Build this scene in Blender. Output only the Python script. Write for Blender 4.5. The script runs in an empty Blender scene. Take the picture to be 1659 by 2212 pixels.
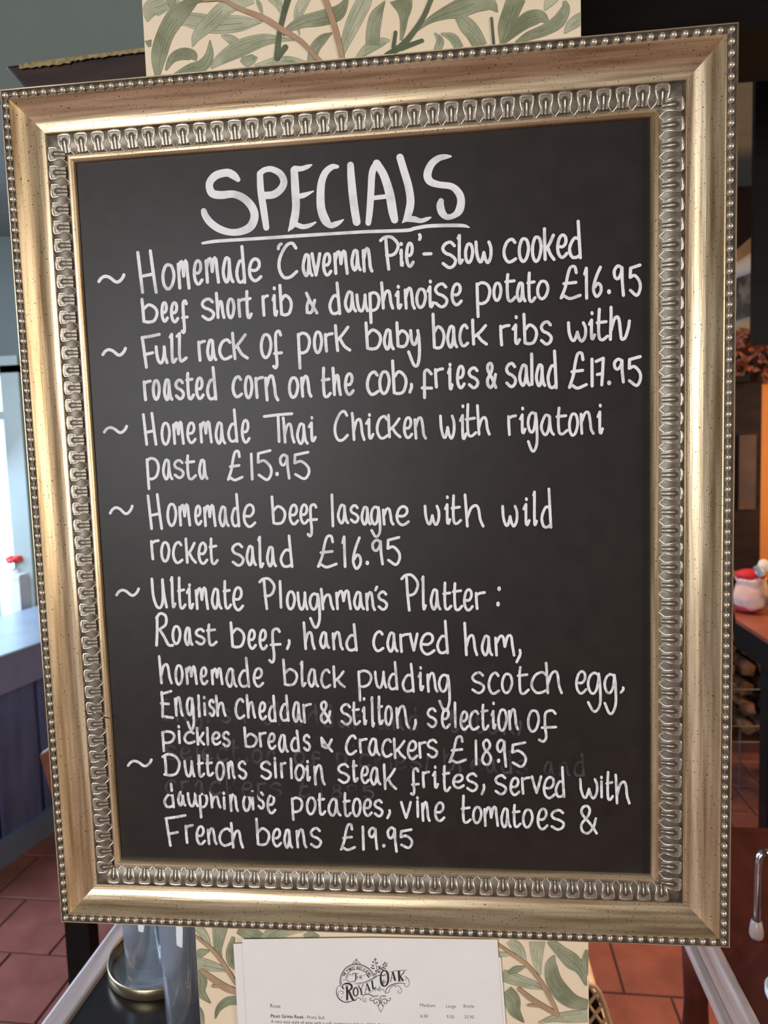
import bpy, bmesh, math, random
from mathutils import Vector, Matrix, Euler

random.seed(7)
PI = math.pi
sc = bpy.context.scene
COL = sc.collection

# ------------------------------------------------------------------ camera
IMG_W, IMG_H, FPX = 1659.0, 2212.0, 1450.0
FZ = 1.45                                   # height of the centre of the frame above the floor
CAM = Vector((0.0628, -0.5163, 0.0438 + FZ))
CROT = Euler((PI / 2 - 0.0797, 0.0318, 0.0966), 'XYZ')
cd = bpy.data.cameras.new('camera')
cam = bpy.data.objects.new('camera', cd)
COL.objects.link(cam)
cam.location = CAM
cam.rotation_euler = CROT
cd.sensor_fit = 'HORIZONTAL'
cd.sensor_width = 36.0
cd.lens = 36.0 * FPX / IMG_W
cd.clip_start = 0.02
cd.dof.use_dof = True
cd.dof.focus_distance = 0.51
cd.dof.aperture_fstop = 13.0
sc.camera = cam
MROT = CROT.to_matrix()

# ------------------------------------------------------------------ world, lights, exposure
w = bpy.data.worlds.new('room_ambience')
sc.world = w
w.use_nodes = True
w.node_tree.nodes['Background'].inputs[0].default_value = (0.86, 0.88, 0.92, 1)
w.node_tree.nodes['Background'].inputs[1].default_value = 0.55


def area(name, loc, target, sx, sy, power, color):
    l = bpy.data.lights.new(name, 'AREA')
    l.shape = 'RECTANGLE'
    l.size, l.size_y = sx, sy
    l.energy = power
    l.color = color
    o = bpy.data.objects.new(name, l)
    COL.objects.link(o)
    o.location = loc
    o.rotation_euler = (Vector(target) - Vector(loc)).to_track_quat('-Z', 'Y').to_euler()
    return o


area('added_key_behind', (-1.3, -3.4, 1.85), (-.3, 0, 1.45), 1.5, 1.2, 92, (0.95, 0.97, 1.0))  # added key light behind the camera, no window seen there
area('added_warm_side', (3.2, -1.5, 1.7), (.1, 0, 1.42), 0.9, 1.2, 52, (1.0, 0.88, 0.73))  # added peach light to brighten the left rail, source unseen
area('added_cool_left', (-2.6, 0.75, 2.35), (-.9, 1.7, 0.0), 1.0, 0.9, 95, (0.58, 0.70, 1.0))  # added cool light for the left floor and settle, inside the room
area('bay_window_daylight', (-2.85, 2.6, 1.4), (-1.3, 1.0, 0.2), 0.8, 1.0, 40, (0.50, 0.68, 1.0))
for nm, lc, pw, rad, clr in (('fireside_lamp', (2.1, 1.95, 1.45), 40, 0.12, (1.0, 0.55, 0.16)),):
    pl = bpy.data.lights.new(nm, 'POINT')
    pl.energy, pl.shadow_soft_size, pl.color = pw, rad, clr
    po = bpy.data.objects.new(nm, pl)
    COL.objects.link(po)
    po.location = lc
sp = bpy.data.lights.new('added_floor_spot', 'SPOT')  # added warm spot to brighten the right floor, no fitting seen
sp.energy, sp.spot_size, sp.spot_blend, sp.shadow_soft_size, sp.color = 170, math.radians(46), .6, .05, (1.0, 0.50, 0.17)
so = bpy.data.objects.new('added_floor_spot', sp)
COL.objects.link(so)
so.location = (.75, 1.75, 2.55)
so.rotation_euler = (Vector((.62, 1.25, 0)) - Vector(so.location)).to_track_quat('-Z', 'Y').to_euler()
sc.view_settings.view_transform = 'Standard'
sc.view_settings.look = 'None'
sc.view_settings.gamma = 1.0
sc.view_settings.use_curve_mapping = False
sc.view_settings.exposure = 0.0


# ------------------------------------------------------------------ pixel helpers (measure a point of the place from the photograph)
def ray(px, py):
    d = MROT @ Vector((px - IMG_W / 2, IMG_H / 2 - py, -FPX))
    return d


def at(px, py, Y):
    d = ray(px, py)
    return CAM + d * ((Y - CAM.y) / d.y)


def at_z(px, py, Z):
    d = ray(px, py)
    return CAM + d * ((Z - CAM.z) / d.z)


# ------------------------------------------------------------------ mesh helpers
class MB:
    def __init__(s):
        s.v, s.f, s.m, s.sm = [], [], [], []

    def add(s, vs, fs, mi=0, smooth=False):
        o = len(s.v)
        s.v += [tuple(v) for v in vs]
        for f in fs:
            s.f.append(tuple(i + o for i in f))
            s.m.append(mi)
            s.sm.append(smooth)

    def box(s, lo, hi, mi=0, M=None):
        x0, y0, z0 = lo
        x1, y1, z1 = hi
        vs = [Vector(p) for p in ((x0, y0, z0), (x1, y0, z0), (x1, y1, z0), (x0, y1, z0), (x0, y0, z1), (x1, y0, z1), (x1, y1, z1), (x0, y1, z1))]
        if M:
            vs = [M @ v for v in vs]
        s.add(vs, [(0, 3, 2, 1), (4, 5, 6, 7), (0, 1, 5, 4), (1, 2, 6, 5), (2, 3, 7, 6), (3, 0, 4, 7)], mi)

    def prism(s, pts, z0, z1, mi=0):
        n = len(pts)
        vs = [(p[0], p[1], z0) for p in pts] + [(p[0], p[1], z1) for p in pts]
        fs = [tuple(range(n - 1, -1, -1)), tuple(range(n, 2 * n))]
        fs += [(i, (i + 1) % n, n + (i + 1) % n, n + i) for i in range(n)]
        s.add(vs, fs, mi)

    def slab(s, pts, thick, mi=0):
        """polygon of 3-D points given thickness along +Y"""
        n = len(pts)
        vs = [tuple(p) for p in pts] + [(p[0], p[1] + thick, p[2]) for p in pts]
        fs = [tuple(range(n)), tuple(range(2 * n - 1, n - 1, -1))]
        fs += [(i, n + i, n + (i + 1) % n, (i + 1) % n) for i in range(n)]
        s.add(vs, fs, mi)

    def tube(s, pts, rad, seg=8, mi=0, caps=True):
        pts = [Vector(p) for p in pts]
        n = len(pts)
        rad = rad if isinstance(rad, (list, tuple)) else [rad] * n
        vs, up = [], None
        for i, p in enumerate(pts):
            t = (pts[min(i + 1, n - 1)] - pts[max(i - 1, 0)]).normalized()
            if up is None:
                up = Vector((0, 0, 1)) if abs(t.z) < 0.9 else Vector((1, 0, 0))
            a = t.cross(up).normalized()
            b = a.cross(t).normalized()
            up = b
            for k in range(seg):
                an = 2 * PI * k / seg
                vs.append(p + a * math.cos(an) * rad[i] + b * math.sin(an) * rad[i])
        fs = []
        for i in range(n - 1):
            for k in range(seg):
                fs.append((i * seg + k, i * seg + (k + 1) % seg, (i + 1) * seg + (k + 1) % seg, (i + 1) * seg + k))
        s.add(vs, fs, mi, True)
        if caps:
            s.add(vs[:seg], [tuple(range(seg))], mi)
            s.add(vs[-seg:], [tuple(range(seg - 1, -1, -1))], mi)

    def lathe(s, prof, c, seg=32, mi=0, sx=1.0, sy=1.0):
        vs = []
        for r, z in prof:
            for k in range(seg):
                a = 2 * PI * k / seg
                vs.append((c[0] + r * sx * math.cos(a), c[1] + r * sy * math.sin(a), c[2] + z))
        fs = []
        for i in range(len(prof) - 1):
            for k in range(seg):
                fs.append((i * seg + k, i * seg + (k + 1) % seg, (i + 1) * seg + (k + 1) % seg, (i + 1) * seg + k))
        s.add(vs, fs, mi, True)

    def ball(s, c, r, seg=12, rings=8, mi=0, sc3=(1, 1, 1), wob=0.0):
        vs = []
        for j in range(rings + 1):
            th = PI * j / rings
            for k in range(seg):
                a = 2 * PI * k / seg
                q = 1 + wob * (random.random() - .5)
                vs.append((c[0] + r * sc3[0] * q * math.sin(th) * math.cos(a), c[1] + r * sc3[1] * q * math.sin(th) * math.sin(a), c[2] + r * sc3[2] * q * math.cos(th)))
        fs = []
        for j in range(rings):
            for k in range(seg):
                fs.append((j * seg + k, (j + 1) * seg + k, (j + 1) * seg + (k + 1) % seg, j * seg + (k + 1) % seg))
        s.add(vs, fs, mi, True)

    def build(s, name, mats, parent=None, origin=None):
        me = bpy.data.meshes.new(name)
        o3 = Vector(origin) if origin else Vector((0, 0, 0))
        me.from_pydata([tuple(Vector(v) - o3) for v in s.v], [], s.f)
        if not isinstance(mats, (list, tuple)):
            mats = [mats]
        for m in mats:
            me.materials.append(m)
        me.polygons.foreach_set('material_index', s.m)
        me.polygons.foreach_set('use_smooth', s.sm)
        me.update()
        if name in ('glass_bowl', 'tumbler', 'glass_body', 'water', 'tray_dish', 'tray_rim'):
            bm = bmesh.new()
            bm.from_mesh(me)
            bmesh.ops.remove_doubles(bm, verts=bm.verts, dist=1e-6)
            bmesh.ops.recalc_face_normals(bm, faces=bm.faces)
            bm.to_mesh(me)
            bm.free()
        ob = bpy.data.objects.new(name, me)
        COL.objects.link(ob)
        ob.location = o3
        if parent:
            ob.parent = parent
            ob.matrix_parent_inverse = Matrix.Translation(parent.location).inverted()
        return ob


def empty(name, loc):
    o = bpy.data.objects.new(name, None)
    COL.objects.link(o)
    o.location = loc
    o.empty_display_size = 0.05
    return o


def tag(o, label=None, cat=None, group=None, kind=None):
    if label:
        o['label'] = label
    if cat:
        o['category'] = cat
    if group:
        o['group'] = group
    if kind:
        o['kind'] = kind
    return o


def instance(me, name, parent, loc, rot=(0, 0, 0), scale=(1, 1, 1)):
    o = bpy.data.objects.new(name, me)
    COL.objects.link(o)
    o.location = loc
    o.rotation_euler = rot
    o.scale = scale
    if parent:
        o.parent = parent
        o.matrix_parent_inverse = Matrix.Translation(parent.location).inverted()
    return o


def bevel(o, wd, seg=2):
    b = o.modifiers.new('bevel', 'BEVEL')
    b.width = wd
    b.segments = seg
    b.limit_method = 'ANGLE'
    return o


# ------------------------------------------------------------------ materials
def mat(name, c1, c2=None, rough=0.6, metal=0.0, scale=(20, 20, 20), lo=0.35, hi=0.65, detail=4, bump=0.0, spec=0.5, bscale=None,
        speck=None, speck_scale=300, speck_cut=0.70, emit=None, coat=0.0, rvar=0.0):
    m = bpy.data.materials.new(name)
    m.use_nodes = True
    nt = m.node_tree
    N, L = nt.nodes, nt.links
    b = N['Principled BSDF']
    b.inputs['Roughness'].default_value = rough
    b.inputs['Metallic'].default_value = metal
    b.inputs['Specular IOR Level'].default_value = spec
    b.inputs['Coat Weight'].default_value = coat
    b.inputs['Coat Roughness'].default_value = 0.25
    tc = N.new('ShaderNodeTexCoord')
    mp = N.new('ShaderNodeMapping')
    mp.inputs['Scale'].default_value = scale
    L.new(tc.outputs['Object'], mp.inputs['Vector'])
    nz = N.new('ShaderNodeTexNoise')
    nz.inputs['Scale'].default_value = 1.0
    nz.inputs['Detail'].default_value = detail
    L.new(mp.outputs[0], nz.inputs['Vector'])
    r = N.new('ShaderNodeValToRGB')
    r.color_ramp.elements[0].position = lo
    r.color_ramp.elements[1].position = hi
    r.color_ramp.elements[0].color = (*c1, 1)
    r.color_ramp.elements[1].color = (*(c2 or c1), 1)
    L.new(nz.outputs[0], r.inputs[0])
    out = r.outputs[0]
    if speck:
        n2 = N.new('ShaderNodeTexNoise')
        n2.inputs['Scale'].default_value = speck_scale
        n2.inputs['Detail'].default_value = 2
        L.new(tc.outputs['Object'], n2.inputs['Vector'])
        r2 = N.new('ShaderNodeValToRGB')
        r2.color_ramp.elements[0].position = speck_cut
        r2.color_ramp.elements[1].position = speck_cut + 0.03
        L.new(n2.outputs[0], r2.inputs[0])
        mx = N.new('ShaderNodeMixRGB')
        mx.inputs[2].default_value = (*speck, 1)
        L.new(r2.outputs[0], mx.inputs[0])
        L.new(out, mx.inputs[1])
        out = mx.outputs[0]
    L.new(out, b.inputs['Base Color'])
    if rvar:
        mr = N.new('ShaderNodeMapRange')
        mr.inputs[3].default_value = rough - rvar
        mr.inputs[4].default_value = rough + rvar
        L.new(nz.outputs[0], mr.inputs[0])
        L.new(mr.outputs[0], b.inputs['Roughness'])
    if bump:
        bp = N.new('ShaderNodeBump')
        bp.inputs['Strength'].default_value = bump
        bp.inputs['Distance'].default_value = 0.001
        if bscale:
            n3 = N.new('ShaderNodeTexNoise')
            n3.inputs['Scale'].default_value = bscale
            n3.inputs['Detail'].default_value = 3
            L.new(tc.outputs['Object'], n3.inputs['Vector'])
            L.new(n3.outputs[0], bp.inputs['Height'])
        else:
            L.new(nz.outputs[0], bp.inputs['Height'])
        L.new(bp.outputs[0], b.inputs['Normal'])
    if emit:
        b.inputs['Emission Color'].default_value = (*emit[0], 1)
        b.inputs['Emission Strength'].default_value = emit[1]
    return m


GD1, GD2 = (0.36, 0.24, 0.12), (0.84, 0.675, 0.455)
M_GH = mat('champagne_leaf_across', GD1, GD2, 0.36, 0.68, (9, 60, 300), 0.28, 0.66, 8, 0.3, speck=(0.05, 0.035, 0.02), speck_scale=850, speck_cut=0.665, rvar=0.10)
M_GV = mat('champagne_leaf_upright', GD1, GD2, 0.36, 0.68, (300, 60, 9), 0.28, 0.66, 8, 0.3, speck=(0.05, 0.035, 0.02), speck_scale=850, speck_cut=0.665, rvar=0.10)
M_GB = mat('patinated_band', (0.13, 0.11, 0.085), (0.27, 0.235, 0.19), 0.5, 0.7, (150, 150, 150), 0.3, 0.7, 4, 0.3)
M_GR = mat('rubbed_relief', (0.62, 0.56, 0.45), (0.86, 0.80, 0.68), 0.3, 0.85, (260, 260, 260), 0.35, 0.6, 3, 0.2)
M_BEAD = mat('rubbed_bead', (0.55, 0.475, 0.36), (0.78, 0.70, 0.56), 0.34, 0.72, (300, 300, 300), 0.3, 0.6, 2, 0.1)
M_BOARD = mat('blackboard_paint', (0.017, 0.013, 0.011), (0.024, 0.0185, 0.0155), 0.46, 0, (60, 60, 60), 0.3, 0.7, 6, 0.08, spec=0.33)
M_CHALK = mat('liquid_chalk', (0.66, 0.66, 0.68), (0.88, 0.88, 0.90), 0.7, 0, (60, 60, 60), 0.32, 0.5, 4)
M_CHALK2 = mat('streaky_liquid_chalk', (0.40, 0.40, 0.41), (0.88, 0.88, 0.89), 0.7, 0, (420, 420, 170), 0.30, 0.56, 5)
M_GHOST = mat('wiped_chalk', (0.020, 0.019, 0.018), (0.075, 0.074, 0.073), 0.6, 0, (90, 90, 90), 0.35, 0.7, 3, spec=0.3)
M_PAPERW = mat('wallpaper_ground', (0.84, 0.69, 0.49), (0.89, 0.75, 0.56), 0.8, 0, (4, 4, 4), 0.3, 0.7, 3, spec=0.2)
M_LEAF = mat('printed_sage', (0.21, 0.225, 0.13), (0.36, 0.375, 0.25), 0.8, 0, (38, 38, 38), 0.35, 0.62, 3, spec=0.2)
M_LEAFL = mat('printed_pale_sage', (0.34, 0.36, 0.235), (0.53, 0.52, 0.37), 0.8, 0, (38, 38, 38), 0.35, 0.62, 3, spec=0.2)
M_LINE = mat('printed_outline', (0.17, 0.15, 0.09), (0.22, 0.17, 0.10), 0.8, 0, spec=0.2)
M_VEIN = mat('printed_vein', (0.075, 0.095, 0.06), None, 0.8, 0, spec=0.2)
M_TWIG = mat('printed_branch', (0.42, 0.27, 0.16), (0.50, 0.33, 0.21), 0.8, 0, (60, 60, 60), spec=0.2)
M_STEM = mat('printed_green_stem', (0.085, 0.115, 0.07), (0.14, 0.17, 0.10), 0.8, 0, (60, 60, 60), spec=0.2)
M_SHEET = mat('menu_paper', (0.84, 0.82, 0.79), (0.87, 0.85, 0.82), 0.75, 0, (30, 30, 30), bump=0.03, spec=0.25)
M_INK = mat('printed_ink', (0.03, 0.028, 0.027), None, 0.8, 0)
M_INK2 = mat('grey_ink', (0.10, 0.10, 0.10), None, 0.8, 0)


# ------------------------------------------------------------------ stroke drawing (flat lettering laid on a surface)
def smooth_path(pts, step=2.0):
    """pts: (x, y, w); repeated point = corner. returns list of runs of dense points"""
    runs, cur = [], [pts[0]]
    for p in pts[1:]:
        if abs(p[0] - cur[-1][0]) < 1e-6 and abs(p[1] - cur[-1][1]) < 1e-6:
            runs.append(cur)
            cur = [p]
        else:
            cur.append(p)
    runs.append(cur)
    out = []
    for r in runs:
        if len(r) < 2:
            continue
        if len(r) == 2:
            out.append(list(r))
            continue
        closed = abs(r[0][0] - r[-1][0]) < 1e-6 and abs(r[0][1] - r[-1][1]) < 1e-6
        q = []
        n = len(r)
        for i in range(n - 1):
            p1, p2 = r[i], r[i + 1]
            p0 = r[i - 1] if i > 0 else (r[-2] if closed else tuple(2 * a - b for a, b in zip(p1, p2)))
            p3 = r[i + 2] if i + 2 < n else (r[1] if closed else tuple(2 * b - a for a, b in zip(p1, p2)))
            k = max(2, min(8, int(math.hypot(p2[0] - p1[0], p2[1] - p1[1]) / step)))
            for j in range(k):
                t = j / k
                q.append(tuple(0.5 * (2 * b + (c - a) * t + (2 * a - 5 * b + 4 * c - d) * t * t + (3 * b - a - 3 * c + d) * t ** 3)
                               for a, b, c, d in zip(p0, p1, p2, p3)))
        q.append(tuple(r[-1]))
        out.append(q)
    return out


class Pen:
    """draws ribbons in photo pixels, lays them on the plane y = Y of the place"""
    def __init__(s, Y, xlim=None, dy=0.0000012):
        s.Y, s.n, s.mb, s.dy, s.xlim = Y, 0, MB(), dy, xlim

    def pt(s, x, y, lift):
        p = at(x, y, s.Y)
        if s.xlim:
            p.x = min(max(p.x, s.xlim[0]), s.xlim[1])
        return (p.x, s.Y - lift, p.z)

    def disc(s, x, y, r, mi=0, seg=10, ry=None, rot=0.0):
        s.n += 1
        l = s.n * s.dy
        ry = ry or r
        vs = []
        for k in range(seg):
            a = -2 * PI * k / seg
            ex, ey = r * math.cos(a), ry * math.sin(a)
            vs.append(s.pt(x + ex * math.cos(rot) - ey * math.sin(rot), y + ex * math.sin(rot) + ey * math.cos(rot), l))
        s.mb.add(vs, [tuple(range(seg))], mi)

    def stroke(s, pts, mi=0, cap=True, step=2.0, grow=0.0, lift=0.0, jit=0.0):
        for run in smooth_path(pts, step):
            s.n += 1
            l = s.n * s.dy + lift
            vs = []
            q_ = s.dy * .25
            n = len(run)
            for i, p in enumerate(run):
                a, b = run[max(i - 1, 0)], run[min(i + 1, n - 1)]
                dx, dy = b[0] - a[0], b[1] - a[1]
                d = math.hypot(dx, dy) or 1.0
                nx, ny = -dy / d, dx / d
                h = max(p[2], 0.2) / 2 + grow
                if jit:
                    h *= 1 + jit * (random.random() - .5)
                vs.append(s.pt(p[0] + nx * h, p[1] + ny * h, l + q_ * i))
                vs.append(s.pt(p[0] - nx * h, p[1] - ny * h, l + q_ * i))
            s.n += int(n * .25) + 1
            s.mb.add(vs, [(2 * i, 2 * i + 1, 2 * i + 3, 2 * i + 2) for i in range(n - 1)], mi)
            if cap:
                for p in (run[0], run[-1]):
                    if p[2] > 1.2:
                        s.disc(p[0], p[1], p[2] / 2 + grow, mi)


# handwriting: each glyph is drawn in a box; y 0..100, or 0..100..200 with 100 at the x-height line / baseline / crossbar
G = {
    'a': '68,6 38,2 8,45 8,75 32,100 55,85 68,45 70,8|70,8 74,55 84,85 100,98',
    'b': '0,0 2,100 6,196|4,128 45,100 88,118 100,150 78,190 40,200 6,196',
    'c': '96,14 70,0 28,12 2,45 4,75 30,98 62,98 100,86',
    'd': '76,0 82,100 92,200|80,112 45,108 12,135 0,165 20,196 60,198 90,186',
    'e': '14,52 58,52 88,34 86,10 56,0 22,14 2,50 10,82 40,100 70,96 100,82',
    'f': '98,18 80,0 48,6 36,30 36,100 42,150 38,185 22,200 0,188|18,102 100,98',
    '$': '100,22 60,0 30,12 26,60 24,100 22,200|0,100 100,102',
    'g': '82,8 48,0 14,18 0,55 16,90 42,100 68,80 84,30 84,8|86,4 96,60 97,150 70,196 38,198 0,150',
    'h': '0,0 4,100 10,198|9,160 34,112 62,100 76,118 84,165 100,198',
    '#': '6,0 6,100 2,198|5,160 22,112 38,100 48,118 54,165 60,196 78,190 94,150 100,118',
    'i': '52,2 58,18|2,122 44,100|44,100 40,150 42,190 62,200 100,178',
    'j': '45,0 52,18|45,100 50,150 58,198',
    'k': '4,0 4,100 8,200|96,100 54,136 10,162|34,148 62,178 100,200',
    'K': '4,0 8,50 14,98|92,6 50,36 14,58|30,48 62,80 100,96',
    'l': '30,0 40,50 60,100',
    '|': '50,0 50,100',
    '!': '8,10 40,0|38,0 30,45 26,80 42,100 100,88',
    'm': '2,12 4,55 6,100|6,38 26,4 42,8 50,56|50,56 66,4 84,4 90,50 98,100',
    'n': '2,10 4,55 8,100|8,44 34,6 62,4 76,45 82,80 100,100',
    'o': '60,3 30,8 4,42 8,80 38,100 76,86 100,46 86,12 60,3',
    'p': '2,6 4,100 6,200|2,12 38,0 82,10 100,42 80,84 40,100 6,98',
    'r': '4,8 6,55 12,100|6,18 48,8 98,4',
    's': '92,14 64,0 26,6 4,24 22,42 66,52 98,70 84,92 48,100 4,84',
    't': '22,0 16,80 14,150 24,194 56,200 100,180|0,104 88,96',
    'u': '2,2 6,50 20,90 44,100 64,76 78,30 80,2|80,2 84,60 100,98',
    'v': '0,0 24,50 52,100|52,100 78,50 100,0',
    'w': '2,2 6,55 20,92 34,96 46,70 52,52|52,52 62,85 78,100 96,72 98,30 86,2',
    'y': '26,0 32,60 46,88 64,86 86,40|88,0 98,70 96,150 78,198 46,196 4,130',
    'H': '0,4 8,50 16,100|76,0 86,50 98,100|8,62 86,56',
    'C': '98,14 78,0 44,8 8,42 2,74 24,98 60,98 98,82',
    'P': '30,6 34,50 42,100|0,10 24,0 64,0 98,22 86,46 60,56 32,56',
    'F': '6,10 12,50 20,100|4,10 50,6 100,0|12,62 58,56',
    'T': '0,10 50,4 100,0|50,8 50,100',
    'U': '2,2 6,60 28,96 56,98 74,70 78,4|78,4 84,55 98,98',
    'R': '14,10 10,55 2,100|10,14 34,0 66,8 64,34 26,50|24,50 50,72 74,98 100,100',
    'E': '14,4 16,50 12,96|14,10 50,6 96,0|4,46 70,48|12,94 50,97 100,100',
    'D': '14,10 16,50 16,90|0,12 32,0 76,10 100,42 84,86 50,100 6,96',
    'L': '78,20 70,2 48,4 34,28 22,64 0,98|0,98 14,92 46,100 98,90|14,54 76,50',
    '1': '0,20 60,0|60,0 60,50 64,100',
    '5': '96,2 12,12|12,12 8,42|8,42 50,36 92,56 96,80 66,100 10,84',
    '6': '88,2 44,30 10,62 8,84 42,100 88,86 92,66 58,56 16,70',
    '7': '6,14 90,2|90,2 82,50 72,100|20,62 82,58',
    '8': '88,16 56,0 20,14 34,38 70,52 96,74 76,98 28,98 6,80 30,54 78,34 88,16',
    '9': '86,8 46,0 8,16 14,38 44,44 76,26 86,6|86,6 88,50 100,100',
    '&': '100,100 62,66 12,30 12,8 40,0 58,14 46,38 8,66 12,90 44,100 78,80 96,46',
    '%': '4,4 40,45 98,98|24,40 10,66 12,96|12,96 52,92 78,38',
    '+': '4,2 44,48 98,98|4,2 12,60|12,60 56,72 94,14',
    '~': '0,82 10,40 26,18 44,34 66,84 80,82 94,40 100,0',
    ',': '70,0 76,36 10,100',
    "'": '40,0 90,48 30,100',
    '`': '96,6 30,36 4,100',
    '/': '92,4 10,96',
    '-': '0,55 100,45',
    '.': '50,30 50,60',
}
MID = {'b': .24, 'd': .30, 'g': .60, 'h': .30, 'i': .30, 'j': .30, 'k': .30, 'p': .60, 'f': .5, 't': .35, 'y': .6, '$': .6, '#': .3}


def write(pen, spec, ox, oy, half, fac=3.998, mi=0, grow=0.0):
    for tok in spec.split(';'):
        t = tok.split()
        if not t:
            continue
        ch, x0, y0, x1, y1 = t[0], *[float(q) for q in t[1:5]]
        cx = ox + (x0 + x1) / 2 / fac
        sl = 0.070 * (1 - cx / 1400.0)
        if ch in 'v,/.~-L+%&7':
            sl = 0.0
        a0, b0, a1, b1 = x0 + half, y0 + half, x1 - half, y1 - half
        a1 = max(a1, a0 + 1)
        b1 = max(b1, b0 + 1)
        hh = b1 - b0
        ww = max((a1 - a0) - abs(sl) * hh, 1.0)
        ac = (a0 + a1) / 2
        two = ch in MID
        if two:
            if len(t) > 5:
                m = float(t[5])
                if ch in 'bdhkij#':
                    m += half
                elif ch in 'gpy':
                    m -= half
                m = (m - b0) / hh
            else:
                m = MID[ch]
        for st in G[ch].split('|'):
            pts = []
            for c in st.split():
                gx, gy = [float(q) for q in c.split(',')]
                if two:
                    ty = gy / 100 * m if gy <= 100 else m + (gy - 100) / 100 * (1 - m)
                else:
                    ty = gy / 100
                Y = b0 + ty * hh
                X = ac + (gx / 100 - .5) * ww + sl * (Y - (b0 + b1) / 2)
                pts.append((ox + X / fac, oy + Y / fac, 2 * half / fac * (0.97 if ch != '.' else 1.25)))
            if ch == 'i' and st.startswith('52') or ch == 'j' and st.startswith('45,0'):
                p, q = pts
                pts = [p, (p[0] + .3, p[1] + 2.2, p[2])]
            pen.stroke(pts, mi, grow=grow, jit=0.10)
# ------------------------------------------------------------------ the room
M_WALLG = mat('sage_wall_paint', (0.135, 0.165, 0.145), (0.155, 0.185, 0.165), 0.75, 0, (3, 3, 3), bump=0.05)
M_WALLR = mat('dark_brown_wall_paint', (0.020, 0.010, 0.007), (0.028, 0.013, 0.009), 0.6, 0, (3, 3, 3), spec=.15)
M_ORANGE = mat('orange_chimney_paint', (0.62, 0.20, 0.035), (0.70, 0.26, 0.05), 0.55, 0, (4, 4, 4))
M_CEIL = mat('grey_green_ceiling_paint', (0.20, 0.22, 0.20), (0.23, 0.25, 0.23), 0.8, 0, (3, 20, 3))
M_BLACKW = mat('black_painted_timber', (0.006, 0.005, 0.005), (0.010, 0.008, 0.007), 0.5, 0, (6, 6, 40), bump=0.1, spec=0.15)
M_GROUT = mat('dark_grout', (0.06, 0.035, 0.035), (0.08, 0.045, 0.045), 0.9, 0, (30, 30, 30))
M_TILE = mat('quarry_tile', (0.20, 0.068, 0.048), (0.30, 0.105, 0.072), 0.38, 0, (9, 9, 9), 0.3, 0.7, 5, 0.15, rvar=0.1)
M_FRAMEG = mat('pale_green_joinery', (0.34, 0.40, 0.34), (0.38, 0.44, 0.38), 0.5, 0, (4, 4, 4))
M_NAVY = mat('panelling_blue_sheen', (0.075, 0.095, 0.21), (0.12, 0.15, 0.30), 0.32, 0, (20, 20, 3), 0.3, 0.7, 4, 0.05, coat=0.3)  # blue window sheen is mixed into this base colour
M_MAHOG = mat('mahogany_top', (0.060, 0.011, 0.006), (0.12, 0.024, 0.014), 0.5, 0, (30, 4, 30), 0.3, 0.7, 5, 0.05, spec=.15)
M_EBON = mat('near_black_table_top', (0.012, 0.009, 0.008), (0.020, 0.014, 0.012), 0.25, 0, (20, 5, 20), 0.3, 0.7, 5, 0.03)
M_PALE = mat('worn_pale_edge_wood', (0.30, 0.20, 0.15), (0.58, 0.45, 0.37), 0.42, 0, (40, 5, 40), 0.3, 0.65, 5, 0.08)
M_CHROME = mat('chrome', (0.80, 0.80, 0.82), None, 0.12, 1.0)


def flat_quad(name, pts, m, kind='structure', parent=None):
    mb = MB()
    mb.add(pts, [tuple(range(len(pts)))])
    o = mb.build(name, m, parent)
    if kind:
        tag(o, kind=kind)
    return o


WY = 3.0                                    # back wall of the room
CZ = 2.75


def wall_box(name, x0, x1, z0, z1, y0, y1, m):
    mb = MB()
    mb.box((x0, y0, z0), (x1, y1, z1))
    return tag(mb.build(name, m), kind='structure')


# floor slab with separate tiles laid on it
fl = wall_box('floor', -3.4, 3.4, -0.06, -0.006, -3.6, WY, M_GROUT)
A0 = at_z(0, 1938, 0)
A1 = at_z(125, 1945, 0)
ux = Vector((A1.x - A0.x, A1.y - A0.y, 0)).normalized()
uy = Vector((-ux.y, ux.x, 0))
TS = 0.245
tile_me = []
for k in range(3):
    mb = MB()
    h = TS / 2 - 0.0035
    b = 0.0015
    vs = [(-h, -h, -.006), (h, -h, -.006), (h, h, -.006), (-h, h, -.006), (-h, -h, -.002), (h, -h, -.002), (h, h, -.002), (-h, h, -.002),
          (-h + b, -h + b, 0), (h - b, -h + b, 0), (h - b, h - b, 0), (-h + b, h - b, 0)]
    vs = [(x, y, z + (0.0006 * (k - 1) * x / h if z == 0 else 0)) for x, y, z in vs]
    fs = [(8, 9, 10, 11)] + [(i, (i + 1) % 4, 4 + (i + 1) % 4, 4 + i) for i in range(4)] + [(4 + i, 4 + (i + 1) % 4, 8 + (i + 1) % 4, 8 + i) for i in range(4)]
    mb.add(vs, fs)
    me_o = mb.build('tile', M_TILE, fl)
    tile_me.append(me_o.data)
    bpy.data.objects.remove(me_o)
Minv = MROT.inverted()
nt = 0
cand = []
rest = []
for i in range(-18, 19):
    for j in range(-24, 12):
        c = A0 + ux * ((i + .42 + (0.5 if j % 2 else 0)) * TS) + uy * ((j + .5) * TS)
        if not (-3.2 < c.x < 3.2 and -3.3 < c.y < 2.85):
            continue
        q = Minv @ (c - CAM)
        sx, sy = IMG_W / 2 + FPX * q.x / -q.z, IMG_H / 2 - FPX * q.y / -q.z
        if c.y > .15 and -260 < sx < 1900 and sy < 2500:
            cand.append((c.y, c))
        else:
            rest.append(c)
cand.sort(key=lambda t: t[0])
mb = MB()
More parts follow.
